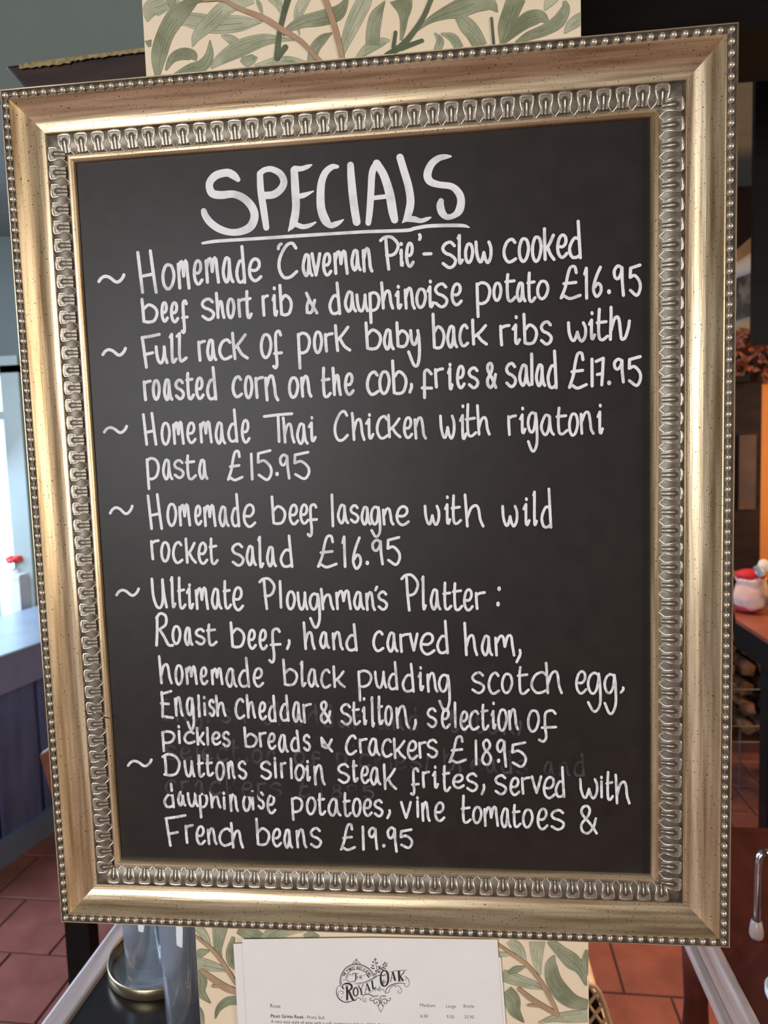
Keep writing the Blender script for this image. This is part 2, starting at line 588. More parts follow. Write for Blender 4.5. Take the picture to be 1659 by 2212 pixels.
for c in rest + [q[1] for q in cand[290:]]:
    o_ = len(mb.v)
    R4 = Matrix.Rotation(math.atan2(ux.y, ux.x), 3, 'Z')
    mb.add([R4 @ v.co + Vector((c.x, c.y, 0)) for v in tile_me[1].vertices], [tuple(p.vertices) for p in tile_me[1].polygons])
tag(mb.build('far_tiles', M_TILE, fl), kind='stuff')
for _, c in cand[:290]:
    instance(random.choice(tile_me), 'tile', fl, (c.x, c.y, 0), (0, 0, math.atan2(ux.y, ux.x) + PI / 2 * random.randrange(4)))

wall_box('ceiling', -3.4, 3.4, CZ, CZ + .08, 0.2, WY, M_CEIL)
wall_box('ceiling_rear', -3.4, 3.4, CZ, CZ + .08, -3.6, 0.2, mat('dark_rear_ceiling', (0.035, 0.026, 0.018), (0.05, 0.038, 0.028), 0.8, 0, (3, 20, 3)))  # unseen part, made dark to deepen the lower rail's reflections
wall_box('wall_front', -3.4, 3.4, 1.0, CZ, -3.7, -3.6, mat('tan_rear_wall', (0.30, 0.235, 0.18), (0.34, 0.27, 0.21), .8))
wall_box('wall_front_wainscot', -3.4, 3.4, 0, 1.0, -3.7, -3.58, mat('dark_wainscot', (0.05, 0.035, 0.025), (0.07, 0.05, 0.035), .6))

# back wall, left part, with the window opening
wl = at(0, 860, WY)
jamb = at(46, 1000, WY)
jamb2 = at(62, 1330, WY)
XW0, XW1 = -3.3, (jamb.x + jamb2.x) / 2 - .02
ZT = at(20, 800, WY).z
ZB = at(20, 1338, WY).z
wall_box('wall_back_left', XW1, 0.45, 0, CZ, WY, WY + .15, M_WALLG)
wall_box('wall_back_above_window', -3.4, XW1, ZT, CZ, WY, WY + .15, M_WALLG)
wall_box('wall_back_below_window', -3.4, XW1, 0, ZB, WY, WY + .15, M_WALLG)
wall_box('wall_left', -3.5, -3.4, 0, CZ, -3.6, WY, M_WALLG)
wall_box('wall_back_right', 0.45, 3.4, 0, CZ, WY, WY + .15, M_WALLR)
wall_box('wall_right', 3.4, 3.5, 0, CZ, -3.6, WY, M_WALLR)

win = empty('window_1', (XW1 - .5, WY - .02, ZB))
tag(win, kind='structure')
mb = MB()
mb.box((XW1 - .02, WY - .05, ZB - .04), (XW1 + .085, WY + .06, ZT + .02))
mb.box((-3.35, WY - .05, ZT - .02), (XW1 + .085, WY + .06, ZT + .07))
mb.build('window_frame', M_FRAMEG, win)
mb = MB()
mb.box((-3.35, WY - .22, ZB - .05), (XW1 + .12, WY + .02, ZB))
mb.build('window_sill', M_FRAMEG, win)
gx = at(26, 1000, WY).x
mb = MB()
mb.box((gx - .02, WY + .0, ZB), (gx + .012, WY + .04, ZT))
mb.box((-3.3, WY + .0, at(10, 905, WY).z), (XW1, WY + .04, at(10, 888, WY).z))
mb.build('glazing_bar', M_FRAMEG, win)
M_SKYW = mat('bright_overcast_daylight', (0.7, 0.95, 1.0), None, 1, 0, emit=((0.66, 0.93, 1.0), 1.25))
mb = MB()
mb.box((-3.35, WY + .07, ZB), (XW1, WY + .09, ZT))
mb.build('pane', M_SKYW, win)

# things on the sill
M_RED = mat('red_petals', (0.62, 0.03, 0.02), (0.80, 0.06, 0.04), 0.6, 0, (90, 90, 90))
M_GREEN = mat('plant_green', (0.05, 0.12, 0.04), (0.08, 0.17, 0.05), 0.6)
M_WHITE = mat('white_glaze', (0.72, 0.74, 0.74), (0.80, 0.82, 0.82), 0.3, 0)
SY = WY - .11
ZS = ZB
fl0 = at(17, 1212, SY)
fv = empty('flower_vase', (fl0.x, SY + .06, ZS))
tag(fv, 'white vase holding one red flower on the window sill', 'vase')
mb = MB()
hz = fl0.z - ZS - .06
mb.lathe([(0.0, 0), (.034, 0), (.04, .05), (.034, hz * .65), (.02, hz), (.026, hz + .01), (.02, hz), (.0, .02)], (fl0.x, SY + .06, ZS))
mb.build('vase_body', M_WHITE, fv)
mb = MB()
mb.tube([(fl0.x, SY + .06, ZS + .05), (fl0.x + .005, SY + .05, fl0.z - .01)], .004)
mb.build('stem', M_GREEN, fv)
mb = MB()
for k in range(9):
    a = k * 2.4
    mb.ball((fl0.x + .028 * math.cos(a), SY + .05 + .02 * math.sin(a), fl0.z + .012 * math.sin(k * 1.7)), .022, 8, 6, sc3=(1, .8, .55), wob=.25)
mb.build('flower_head', M_RED, fv)
for (px0, px1, py0, py1, nm, lb, yy) in ((-40, -9, 1228, 1290, 'white_box', 'low white box at the left end of the window sill', .02),
                                         (42, 57, 1240, 1296, 'white_box', 'tall white box on the window sill against the jamb', .03)):
    p0, p1 = at(px0, py0, SY + yy), at(px1, py1, SY + yy)
    mb = MB()
    mb.box((p0.x, SY - .02, ZS), (p1.x, SY + .06, p0.z))
    mb.box((p0.x - .004, SY - .024, p0.z - .018), (p1.x + .004, SY + .064, p0.z + .002))
    o = mb.build(nm, M_WHITE)
    tag(o, lb, 'box')
M_GLS = bpy.data.materials.new('clear_glass')
M_GLS.use_nodes = True
_b = M_GLS.node_tree.nodes['Principled BSDF']
_b.inputs['Base Color'].default_value = (.97, .99, 1, 1)
_b.inputs['Roughness'].default_value = 0.02
_b.inputs['IOR'].default_value = 1.45
_b.inputs['Transmission Weight'].default_value = 1.0


def sheened(m, fac, col, sh=1.0):
    """slightly cloudy glass or water: pale scattering mixed in, imitating window reflections"""
    nt = m.node_tree
    b = nt.nodes['Principled BSDF']
    t = nt.nodes.new('ShaderNodeBsdfTranslucent')
    d = nt.nodes.new('ShaderNodeBsdfDiffuse')
    t.inputs[0].default_value = (*col, 1)
    d.inputs[0].default_value = (*col, 1)
    a = nt.nodes.new('ShaderNodeMixShader')
    a.inputs[0].default_value = .5
    nt.links.new(t.outputs[0], a.inputs[1])
    nt.links.new(d.outputs[0], a.inputs[2])
    x = nt.nodes.new('ShaderNodeMixShader')
    x.inputs[0].default_value = fac
    nt.links.new(b.outputs[0], x.inputs[1])
    nt.links.new(a.outputs[0], x.inputs[2])
    nt.links.new(x.outputs[0], nt.nodes['Material Output'].inputs[0])


sheened(M_GLS, .10, (.84, .90, .96))  # pale blue scatter stands in for bright window reflections
g0 = at(24, 1318, SY - .07)
mb = MB()
mb.lathe([(0, 0), (.02, 0), (.03, .008), (.055, .028), (.068, .052), (.065, .052), (.052, .030), (.022, .010), (0, .010)], (g0.x, SY - .075, ZS), 24)
o = mb.build('glass_bowl', M_GLS)
tag(o, 'shallow clear glass bowl on the window sill under the red flower', 'bowl')

# dark settle below the window (panelled, cool window light worked into its colours)
f0, f1 = at_z(0, 1868, 0), at_z(108, 1792, 0)
dv = Vector((f1.x - f0.x, f1.y - f0.y, 0)).normalized()
dn = Vector((-dv.y, dv.x, 0))
dn = dn if dn.y > 0 else -dn
SB = at(84, 1385, f1.y).z
st = empty('settle', (f0.x, f0.y, 0))
tag(st, 'dark blue-black panelled settle below the window with a pale lit top', 'bench')


def obox(o0, L0, L1, D0, D1, z0, z1):
    """box along dv from origin f0"""
    ps = []
    for l, d in ((L0, D0), (L1, D0), (L1, D1), (L0, D1)):
        p = o0 + dv * l + dn * d
        ps.append((p.x, p.y))
    mb = MB()
    mb.prism(ps, z0, z1)
    return mb


LE = (Vector((at(112, 1700, f1.y).x, f1.y, 0)) - f0).length + 0.9
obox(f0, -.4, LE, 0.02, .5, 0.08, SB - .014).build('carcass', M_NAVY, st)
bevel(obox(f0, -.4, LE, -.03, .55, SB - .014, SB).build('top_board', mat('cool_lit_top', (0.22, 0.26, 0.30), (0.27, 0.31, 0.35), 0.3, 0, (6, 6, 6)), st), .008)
obox(f0, -.4, LE, -.022, .02, SB - .15, SB - .014).build('top_rail', mat('blue_lit_rail', (0.17, 0.19, 0.34), (0.22, 0.24, 0.40), 0.4, 0, (5, 5, 5)), st)  # lavender tint is window light put into the rail colour
obox(f0, -.4, LE, -.03, .02, 0.0, .09).build('plinth', mat('blue_lit_plinth', (0.12, 0.16, 0.24), (0.18, 0.23, 0.32), 0.4, 0, (5, 5, 5)), st)  # bluish window light painted into the plinth
pxs = [(-60, 8), (12, 36), (58, 100), (104, 140)]
L = -.4
while L < LE:
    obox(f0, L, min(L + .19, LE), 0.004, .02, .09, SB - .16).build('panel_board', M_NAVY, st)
    L += .215

# tan corner of a leather chair back, near the frame's left side
M_TAN = mat('tan_leather', (0.13, 0.040, 0.016), (0.19, 0.06, 0.025), 0.42, 0, (20, 20, 20), bump=0.1)
ch = empty('leather_chair', (at(130, 1900, 1.0).x, 1.25, 0))
tag(ch, 'tan leather chair whose back corner shows left of the gilt frame', 'chair')
c0, c1 = at(82, 1628, 1.12), at(130, 1830, 1.12)
mb = MB()
zt = c0.z
mb.slab([(c0.x, 1.12, zt - .004), (c0.x + .04, 1.12, zt + .02), (c0.x + .14, 1.12, zt + .03), (c0.x + .24, 1.12, zt + .01), (c0.x + .26, 1.12, .46), (c0.x + .065, 1.12, .46)], .035)
bevel(mb.build('backrest', M_TAN, ch), .008, 3)
mb = MB()
mb.box((c0.x + .06, 1.12, .40), (c0.x + .27, 1.52, .46))
bevel(mb.build('seat', M_TAN, ch), .02, 3)
for dx, dy in ((.07, .02), (.25, .02), (.07, .37), (.25, .37)):
    mb = MB()
    mb.tube([(c0.x + dx, 1.12 + dy, .41), (c0.x + dx, 1.12 + dy, .0)], [.016, .011], 8)
    mb.build('leg', M_BLACKW, ch)

# black stool beyond the small table
q0, q1 = at(143, 2050, .72), at(194, 2050, .72)
bs = empty('black_side_table', ((q0.x + .15), .8, 0))
tag(bs, 'black wooden side table with a square leg beyond the pale-edged table', 'table')
lw = (q1.x - q0.x)
ztop = at(170, 1990, .72).z + .03
for dx in (0, .30):
    for dy in (0, .26):
        mb = MB()
        mb.box((q0.x + dx, .72 + dy, 0), (q0.x + dx + lw, .72 + dy + .036, ztop))
        mb.build('leg', M_BLACKW, bs)
mb = MB()
mb.box((q0.x, .715, ztop), (q0.x + .345, 1.02, ztop + .012))
mb.build('table_top', M_BLACKW, bs)
mb = MB()
mb.box((q0.x + .03, .725, ztop - .025), (q0.x + .32, .74, ztop))
mb.build('apron', M_BLACKW, bs)

# ------------------------------------------------------------------ small table behind the post, left, with tray and glasses
TZ = 0.85


def table(name, label, outer, inner, far, thick, m_top, side, edge_flip=False):
    """outer: two pixels along the outside of the edge lipping"""


e0, e1 = at_z(83, 2212, TZ), at_z(244, 1996, TZ)
i0 = at_z(157, 2195, TZ)
ed = Vector((e1.x - e0.x, e1.y - e0.y, 0)).normalized()
en = Vector((ed.y, -ed.x, 0))               # towards the right
lipw = abs((Vector((i0.x, i0.y, 0)) - Vector((e0.x, e0.y, 0))).dot(en))
E0 = Vector((e0.x, e0.y, 0)) - ed * .09
tl = empty('small_table', (E0.x + .1, E0.y + .2, 0))
tag(tl, 'dark-topped small table with a worn pale wooden edge under the tray and glasses', 'table')
LT = .62
WT = .46


def tb(o0, a, n, L0, L1, D0, D1, z0, z1):
    ps = []
    for l, d in ((L0, D0), (L1, D0), (L1, D1), (L0, D1)):
        p = o0 + a * l + n * d
        ps.append((p.x, p.y))
    mb = MB()
    mb.prism(ps, z0, z1)
    return mb


tb(E0, ed, en, lipw, LT - lipw, lipw, WT - lipw, TZ - .03, TZ - .004).build('table_top', M_EBON, tl)
for (a, b_, c, d) in ((0, LT, 0, lipw), (0, LT, WT - lipw, WT), (0, lipw, lipw, WT - lipw), (LT - lipw, LT, lipw, WT - lipw)):
    o = tb(E0, ed, en, a, b_, c, d, TZ - .035, TZ).build('edge_strip', M_PALE, tl)
    bevel(o, .006, 3)
for l, d in ((.04, .04), (LT - .08, .04), (.04, WT - .08), (LT - .08, WT - .08)):
    tb(E0, ed, en, l, l + .04, d, d + .04, 0, TZ - .035).build('leg', M_BLACKW, tl)

TT = TZ - .004
tc = at_z(356, 2074, TT)
left = at_z(234, 2074, TT + .012)
TR = (Vector((left.x, left.y)) - Vector((tc.x, tc.y))).length
M_TRAYG = mat('brass_rim', (0.50, 0.40, 0.22), (0.62, 0.52, 0.32), 0.3, 0.9, (40, 40, 40))
M_TRAYS = mat('brushed_steel', (0.50, 0.50, 0.48), (0.60, 0.60, 0.58), 0.24, 1.0, (50, 50, 50))
tr = empty('round_tray', (tc.x, tc.y, TT))
tag(tr, 'round metal tray with a brass rim on the dark table, under the tumbler', 'tray')
mb = MB()
mb.lathe([(0, .002), (TR * .80, .002), (TR * .93, .004), (TR * .965, .014), (TR * .97, .013), (TR * .95, .001), (0, 0)], (tc.x, tc.y, TT), 64)
mb.build('tray_dish', M_TRAYS, tr)
mb = MB()
mb.lathe([(TR * .955, 0), (TR * .995, .002), (TR, .014), (TR * .985, .0165), (TR * .965, .0155), (TR * .965, .010)], (tc.x, tc.y, TT), 64)
mb.build('tray_rim', M_TRAYG, tr)


def glass(nm, lb, px, py, r, h, zb, water=False, taper=1.0):
    p = at_z(px, py, zb)
    mb = MB()
    t = .0022
    rb = r * taper
    prof = [(0, 0), (rb * .93, 0), (rb, .003), (r, h), (r - t, h), (rb - t, .014), (rb * .6, .010), (0, .010)]
    mb.lathe(prof, (p.x, p.y, zb), 48)
    o = mb.build(nm, M_GLS, origin=(p.x, p.y, zb))
    tag(o, lb, 'glass')
    return p


glass('tumbler', 'empty straight clear tumbler standing on the round tray', 336, 2098, .036, .125, TT + .0025, taper=.96)
p2 = at_z(424, 2200, TT)
gt = empty('water_glass', (p2.x, p2.y, TT))
tag(gt, 'water glass with bubbles standing on the table in front of the tray', 'glass')
r2 = .0365
mb = MB()
mb.lathe([(0, 0), (r2 * .86, 0), (r2 * .9, .003), (r2, .19), (r2 - .002, .19), (r2 * .9 - .002, .012), (0, .012)], (p2.x, p2.y, TT), 48)
mb.build('glass_body', M_GLS, gt)
M_WATER = bpy.data.materials.new('sparkling_water')
M_WATER.use_nodes = True
_b = M_WATER.node_tree.nodes['Principled BSDF']
_b.inputs['Base Color'].default_value = (.92, .96, .99, 1)
_b.inputs['Roughness'].default_value = 0.03
_b.inputs['IOR'].default_value = 1.33
_b.inputs['Transmission Weight'].default_value = 1.0
sheened(M_WATER, .28, (.82, .89, .95))  # pale scatter brightens the water in the same way
mb = MB()
mb.lathe([(0, .0125), (r2 * .9 - .0024, .0125), (r2 * .955 - .0024, .125), (r2 * .957 - .0024, .1262), (0, .1255)], (p2.x, p2.y, TT), 48)
mb.build('water', M_WATER, gt)
mb = MB()
for k in range(46):
    a, rr, z = random.uniform(PI, 2 * PI), r2 * random.uniform(.80, .885), random.uniform(.02, .12)
    mb.ball((p2.x + rr * math.cos(a), p2.y + rr * math.sin(a), TT + z), random.uniform(.0004, .0010), 6, 4)
o = mb.build('bubbles', M_WHITE, gt)
tag(o, kind='stuff')

# ------------------------------------------------------------------ dark timber ledge with gilt edge, upper left
L0, L1 = at(8, 141, .3), at(345, 103, .3)
B0, B1 = at(56, 196, .3), at(345, 160, .3)
lg = empty('hanging_cabinet', (L0.x, .3, L0.z))
tag(lg, 'dark wooden ledge with a chipped gilt edge on the wall left of the post', 'shelf')
mb = MB()
mb.slab([L0, (L1.x + .05, .3, L1.z + .004), (L1.x + .05, .3, B1.z - .03), (B0.x, .3, B0.z)], .22)
o = mb.build('ledge_board', mat('dark_oak', (0.014, 0.007, 0.006), (0.045, 0.020, 0.014), 0.4, 0, (8, 20, 60), bump=.1), lg)
bevel(o, .004)
mb = MB()
top, bot = [], []
n = 60
for k in range(n + 1):
    t = k / n
    x = L0.x + .022 + (L1.x + .05 - L0.x - .022) * t
    zt_ = L0.z + (L1.z + .004 - L0.z) * (x - L0.x) / (L1.x + .05 - L0.x) - .0025
    top.append((x, .2965, zt_))
    bot.append((x, .2965, zt_ - .0035 - .0022 * random.random() - (.002 if t < .3 else 0)))
for k in range(n):
    mb.add([top[k], top[k + 1], bot[k + 1], bot[k], (top[k][0], .299, top[k][2]), (top[k + 1][0], .299, top[k + 1][2])], [(0, 1, 2, 3), (0, 4, 5, 1)])
o = mb.build('gilt_edge', mat('chipped_gilt', (0.20, 0.14, 0.055), (0.42, 0.32, 0.15), 0.45, 0.4, (200, 40, 200), 0.3, 0.6), lg)
# its board back
mb = MB()
mb.box((L0.x - .09, .36, L0.z - .004), (L1.x + .05, .375, L0.z + .42))
mb.build('back_panel', M_WALLG, lg)

# ------------------------------------------------------------------ right-hand table with bent chrome wire
r0, r1 = at_z(1618, 2212, TZ), at_z(1538, 2052, TZ)
rd = Vector((r1.x - r0.x, r1.y - r0.y, 0)).normalized()
rn = Vector((rd.y, -rd.x, 0))
R0 = Vector((r0.x, r0.y, 0)) - rd * .10
rt = empty('mahogany_table', (R0.x + .2, R0.y + .2, 0))
tag(rt, 'mahogany table with pale highlight strips along its edge in the lower right corner', 'table')
RL = (at_z(1590, 1800, TZ) - at_z(1618, 2212, TZ)).length + .10
tb(R0, rd, rn, .02, RL - .02, .014, .70, TZ - .04, TZ - .001).build('table_top', M_MAHOG, rt)
for (a, b_, c, d) in ((0, RL, 0, .014), (0, RL, .70, .714), (0, .02, .014, .70), (RL - .02, RL, .014, .70)):
    bevel(tb(R0, rd, rn, a, b_, c, d, TZ - .042, TZ).build('edge_strip', M_MAHOG if a > .1 else M_PALE, rt), .004, 3)  # pale strips stand in for the highlight on the table edge
for (a, b_, c, d) in ((.03, RL - .03, .03, .045),):
    tb(R0, rd, rn, a, b_, c, d, TZ - .11, TZ - .042).build('apron', mat('brown_apron', (.10, .06, .035), (.16, .10, .06), .5, 0, (30, 5, 30)), rt)
    bevel(tb(R0, rd, rn, a, b_, c - .012, c + .01, TZ - .125, TZ - .11).build('apron_highlight', M_PALE, rt), .003)  # pale strip painted as the lower edge highlight
for l, d in ((.05, .05), (RL - .09, .05), (.05, .62), (RL - .09, .62)):
    p = R0 + rd * l + rn * d
    mb = MB()
    mb.lathe([(.0, 0), (.016, 0), (.02, .1), (.014, .3), (.024, .5), (.018, .6), (.026, TZ - .042), (0, TZ - .042)], (p.x, p.y, 0), 16)
    mb.build('leg', M_MAHOG, rt)

h0 = at_z(1633, 2024, TZ)
hy = h0.y
pt = lambda px, py: at(px, py, hy)
hk = empty('bent_chrome_wire', (h0.x, h0.y, TZ))
tag(hk, 'bent chrome wire holder with a rubber foot on the mahogany table', 'holder')
mb = MB()
path = [pt(1634, 2012), pt(1636, 1960), pt(1638, 1900), pt(1640, 1866), pt(1644, 1850), pt(1652, 1842), pt(1661, 1845), pt(1670, 1858), pt(1676, 1880), pt(1684, 1930), pt(1688, 1980), pt(1690, 2010)]
mb.tube([(p.x, p.y + .0005 * i, p.z) for i, p in enumerate(path)], .0047, 14)
mb.build('chrome_rod', M_CHROME, hk)
M_RUB = mat('clear_grey_rubber', (0.30, 0.22, 0.19), (0.38, 0.28, 0.24), 0.35, 0)
for px in (1634, 1690):
    a, b_ = pt(px - 1, 1998), pt(px, 2012)
    mb = MB()
    zz = TZ - .0005
    mb.lathe([(0, 0), (.0075, 0), (.0088, .004), (.0085, .012), (.0068, .022), (.0050, .024)], (b_.x, b_.y, zz), 16)
    mb.build('rubber_foot', M_RUB, hk)

cp = at_z(1703, 2184, TZ)
mb = MB()
mb.lathe([(0, 0), (.011, 0), (.019, .006), (.024, .018), (.024, .026), (.022, .027), (.018, .012), (0, .008)], (cp.x, cp.y, TZ - .001), 32)
o = mb.build('white_cup', M_WHITE)
tag(o, 'small white round dish on the mahogany table at the lower right edge', 'dish')

# lattice basket between post and table
bp_ = at_z(1252, 2150, .42)
M_CANE = mat('cream_cane', (0.74, 0.58, 0.40), (0.84, 0.70, 0.50), 0.6, 0, (30, 30, 30))
bk = empty('lattice_chair', (bp_.x, bp_.y + .12, 0))
tag(bk, 'chair with a cream diamond lattice back, just right of the wallpapered post', 'chair')
kq = lambda px, py: at(px, py, bp_.y)
ol = [kq(1180, 2126), kq(1268, 2126), kq(1284, 2130), kq(1294, 2142), kq(1306, 2172), kq(1318, 2212), kq(1332, 2262)]
mb = MB()
mb.tube(ol, .0045, 8)
mb.tube([kq(1180, 2126), kq(1190, 2262)], .0045, 8)
mb.tube([kq(1190, 2262), kq(1332, 2262)], .0045, 8)
mb.build('back_frame', M_CANE, bk)
for k in range(-2, 7):
    for sgn in (1, -1):
        # diagonal slat clipped to the back outline
        pts = []
        for t in range(0, 31):
            y = 2128 + t * 4.4
            x = 1180 + k * 30 + sgn * (t * 4.4) * .72 + (0 if sgn > 0 else 60)
            xr = 1290 + (y - 2135) * .33
            if 1184 < x < xr and y < 2260:
                pts.append(kq(x, y))
        if len(pts) > 2:
            mb = MB()
            off = Vector((0, .002 * sgn, 0))
            mb.tube([pts[0] + off, pts[-1] + off], .0029, 6)
            mb.build('lattice_slat', M_CANE, bk)
mb = MB()
zz_ = [kq(1200, 2134), kq(1270, 2134), kq(1300, 2190), kq(1320, 2255), kq(1200, 2255)]
mb.slab([(p.x, p.y + .022, p.z) for p in zz_], .02)
mb.build('dark_backing', M_BLACKW, bk)  # added dark sheet, gives the lattice gaps their shade
zb = kq(1190, 2262).z
mb = MB()
mb.box((kq(1190, 2262).x - .0, bp_.y, zb - .05), (kq(1332, 2262).x, bp_.y + .30, zb - .01))
bevel(mb.build('seat', M_CANE, bk), .008)
for a in (kq(1195, 2262).x + .01, kq(1327, 2262).x - .01):
    for yy in (bp_.y + .012, bp_.y + .285):
        mb = MB()
        mb.tube([(a, yy, zb if yy < bp_.y + .1 else zb - .03), (a, yy, 0)], [.012, .009], 8)
        mb.build('leg', M_CANE, bk)

# ------------------------------------------------------------------ right background: post, picture, fireplace
def vis_box(px0, py0, px1, py1, Y, dep, mb=None):
    a, b_ = at(px0, py0, Y), at(px1, py1, Y)
    mb = mb or MB()
    mb.box((a.x, Y, b_.z), (b_.x, Y + dep, a.z))
    return mb


# boxed beam under the ceiling, upper right
mb = MB()
a = at(1262, 60, .95)
mb.box((a.x - .4, .95, at(1400, 62, .95).z - .02), (a.x + 1.6, 1.15, CZ))
o = mb.build('trim_1', M_BLACKW)
tag(o, kind='structure')
# black post at right
a, b_ = at(1624, 900, 1.6), at(1700, 900, 1.6)
mb = MB()
zlo, zhi = at(1640, 745, 1.6).z, CZ
mb.box((a.x, 1.6, zlo), (b_.x + .1, 1.62, zhi))
o = mb.build('trim_2', M_BLACKW)
tag(o, kind='structure')

# framed picture, right
PY = 2.33
pf = empty('framed_picture', tuple(at(1600, 640, PY)))
tag(pf, 'tilted framed print in a light tan frame hanging right of the gilt frame', 'picture')
P = lambda x, y, d=0: tuple(at(x, y, PY - d))
M_TANF = mat('light_tan_frame', (0.50, 0.34, 0.18), (0.58, 0.40, 0.22), 0.5, 0, (8, 8, 60))
M_MOUNT = mat('grey_white_mount', (0.42, 0.44, 0.46), (0.5, 0.52, 0.53), 0.7)
mb = MB()
mb.slab([P(1540, 720, .02), P(1622, 687, .02), P(1622, 734, .02), P(1540, 768, .02)], .03)
mb.build('frame_rail', M_TANF, pf)
mb = MB()
mb.slab([P(1540, 585, .02), P(1628, 508, .02), P(1628, 543, .02), P(1540, 600, .02)], .03)
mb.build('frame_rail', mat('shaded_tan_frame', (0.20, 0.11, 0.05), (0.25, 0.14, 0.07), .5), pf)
mb = MB()
mb.slab([P(1540, 590, .01), P(1628, 540, .01), P(1624, 692, .01), P(1540, 728, .01)], .012)
mb.build('mount', M_MOUNT, pf)
M_PHOTO = mat('dark_photo_print', (0.012, 0.010, 0.011), (0.20, 0.18, 0.17), 0.4, 0, (26, 26, 13), 0.46, 0.66, 5)
mb = MB()
mb.slab([P(1540, 618, .016), P(1628, 588, .016), P(1625, 682, .016), P(1540, 708, .016)], .004)
mb.build('print', M_PHOTO, pf)

# chimney breast and fireplace
FY = 2.35
mb = vis_box(1598, 560, 1900, 1245, FY, .5)
o = mb.build('wall_chimney_breast', M_ORANGE)
tag(o, kind='structure')
M_GAR = mat('rust_foliage', (0.20, 0.035, 0.012), (0.60, 0.20, 0.09), 0.7, 0, (40, 40, 40))
fp = empty('fireplace_surround', tuple(at(1640, 1200, FY - .12)))
tag(fp, 'dark fireplace surround with pilaster against the orange chimney wall', 'fireplace')
M_SUR = mat('dark_surround', (0.010, 0.005, 0.003), (0.030, 0.010, 0.005), 0.5, 0, (8, 8, 20), spec=0.15)
vis_box(1570, 765, 1900, 812, FY - .14, .14).build('mantel_shelf', M_SUR, fp)
vis_box(1588, 812, 1641, 1232, FY - .08, .08).build('pilaster', M_SUR, fp)
vis_box(1598, 940, 1632, 1100, FY - .095, .02).build('pilaster_panel', mat('rusty_surround', (0.05, 0.014, 0.006), (0.11, 0.03, 0.01), .5, 0, (8, 8, 8)), fp)
gl = empty('garland', tuple(at(1640, 770, FY - .1)))
tag(gl, 'rust red leafy garland lying along the mantel shelf', 'garland')
mb = MB()
gp = at(1560, 765, FY - .14) + Vector((0, .06, .014))
gq = at(1800, 765, FY - .14) + Vector((0, .06, .014))
gq.z = gp.z
mb.tube([gp, gq], .012, 6)
mb.build('stem', M_GAR, gl)
mb = MB()
for k in range(260):
    c = Vector((random.uniform(gp.x, gq.x), FY - .08 + random.uniform(-.07, .03), at(1600, 765, FY - .14).z + .034 + random.uniform(0, .055)))
    if random.random() < .3:
        c.z -= random.uniform(.03, .14)
        c.y = FY - .182
    r_ = random.uniform(.018, .042)
    R_ = Euler((random.uniform(0, 6), random.uniform(0, 6), random.uniform(0, 6))).to_matrix()
    mb.add([c + R_ @ Vector(v) * r_ for v in ((0, -1, 0), (.45, 0, .15), (0, 1, 0), (-.45, 0, .15))], [(0, 1, 2), (0, 2, 3)])
o = mb.build('leaves', M_GAR, gl)
tag(o, kind='stuff')

# low sideboard shelf with plush ornaments
SYY = 1.75
s0, s1 = at(1586, 1308, SYY - .1), at(1662, 1362, SYY - .1)
sd = empty('dark_sideboard', tuple(at(1640, 1350, SYY)))
tag(sd, 'dark sideboard with a reddish edge holding plush ornaments at the right', 'sideboard')
# top: near edge runs diagonally across the view
zt = at(1620, 1330, SYY).z
k0, k1, k2, k3 = at_z(1590, 1338, zt), at_z(1700, 1408, zt), at_z(1800, 1300, zt), at_z(1580, 1296, zt)
mb = MB()
mb.prism([(k0.x, k0.y), (k1.x, k1.y), (k2.x, k2.y), (k3.x, k3.y)], zt - .012, zt)
mb.build('top_board', mat('red_brown_top', (.16, .05, .035), (.24, .08, .05), .35, 0, (6, 6, 6)), sd)
mb = MB()
off = Vector((.004, .012))
mb.prism([(k0.x, k0.y), (k1.x, k1.y), (k2.x, k2.y), (k3.x, k3.y)], zt - .09, zt - .012)
mb.build('frieze', M_BLACKW, sd)
e_, f_ = at_z(1668, 1385, zt), at_z(1720, 1420, zt)
mb = MB()
mb.box((e_.x, e_.y + .02, 0), (e_.x + .05, e_.y + .07, zt - .09))
mb.build('leg', M_BLACKW, sd)
mb = MB()
mb.box((k2.x - .10, k2.y - .04, 0), (k2.x - .05, k2.y + .01, zt - .09))
mb.build('leg', M_BLACKW, sd)

M_PINK = mat('pale_pink_plush', (0.62, 0.42, 0.36), (0.74, 0.54, 0.47), 0.95, 0, (30, 30, 30), bump=.3, bscale=200)
M_CRIM = mat('crimson_felt', (0.42, 0.015, 0.03), (0.52, 0.03, 0.05), 0.9, 0)
M_BLUEF = mat('pale_blue_felt', (0.22, 0.36, 0.44), (0.28, 0.42, 0.50), 0.9, 0)
M_FLUF = mat('cream_fluff', (0.78, 0.72, 0.62), (0.86, 0.82, 0.74), 0.95, 0)
M_OLIV = mat('olive_fabric', (0.06, 0.045, 0.02), (0.12, 0.09, 0.04), 0.9, 0, (30, 30, 30))
pz = at(1620, 1308, SYY + .02)
oc = Vector((at(1622, 1300, SYY + .05).x, SYY + .05, zt))
sz = .062
pb = empty('plush_ornament', tuple(oc))
tag(pb, 'pale pink plush gift sack with crimson top and base on the dark sideboard', 'ornament')
mb = MB()
mb.lathe([(r * sz, z * sz) for r, z in ((0, .25), (.66, .27), (.84, .5), (.86, .9), (.78, 1.4), (.70, 1.7), (.78, 1.84), (.60, 1.9), (0, 1.9))], (oc.x, oc.y, zt), 20)
mb.v = [(x + .002 * math.sin(z * 300), y, z + .004 * math.sin(x * 130 + y * 90)) for x, y, z in mb.v]
mb.build('body', M_PINK, pb)
mb = MB()
mb.ball((oc.x - .004, oc.y, zt + sz * .33), sz * .72, 16, 8, sc3=(1.05, .95, .46), wob=.06)
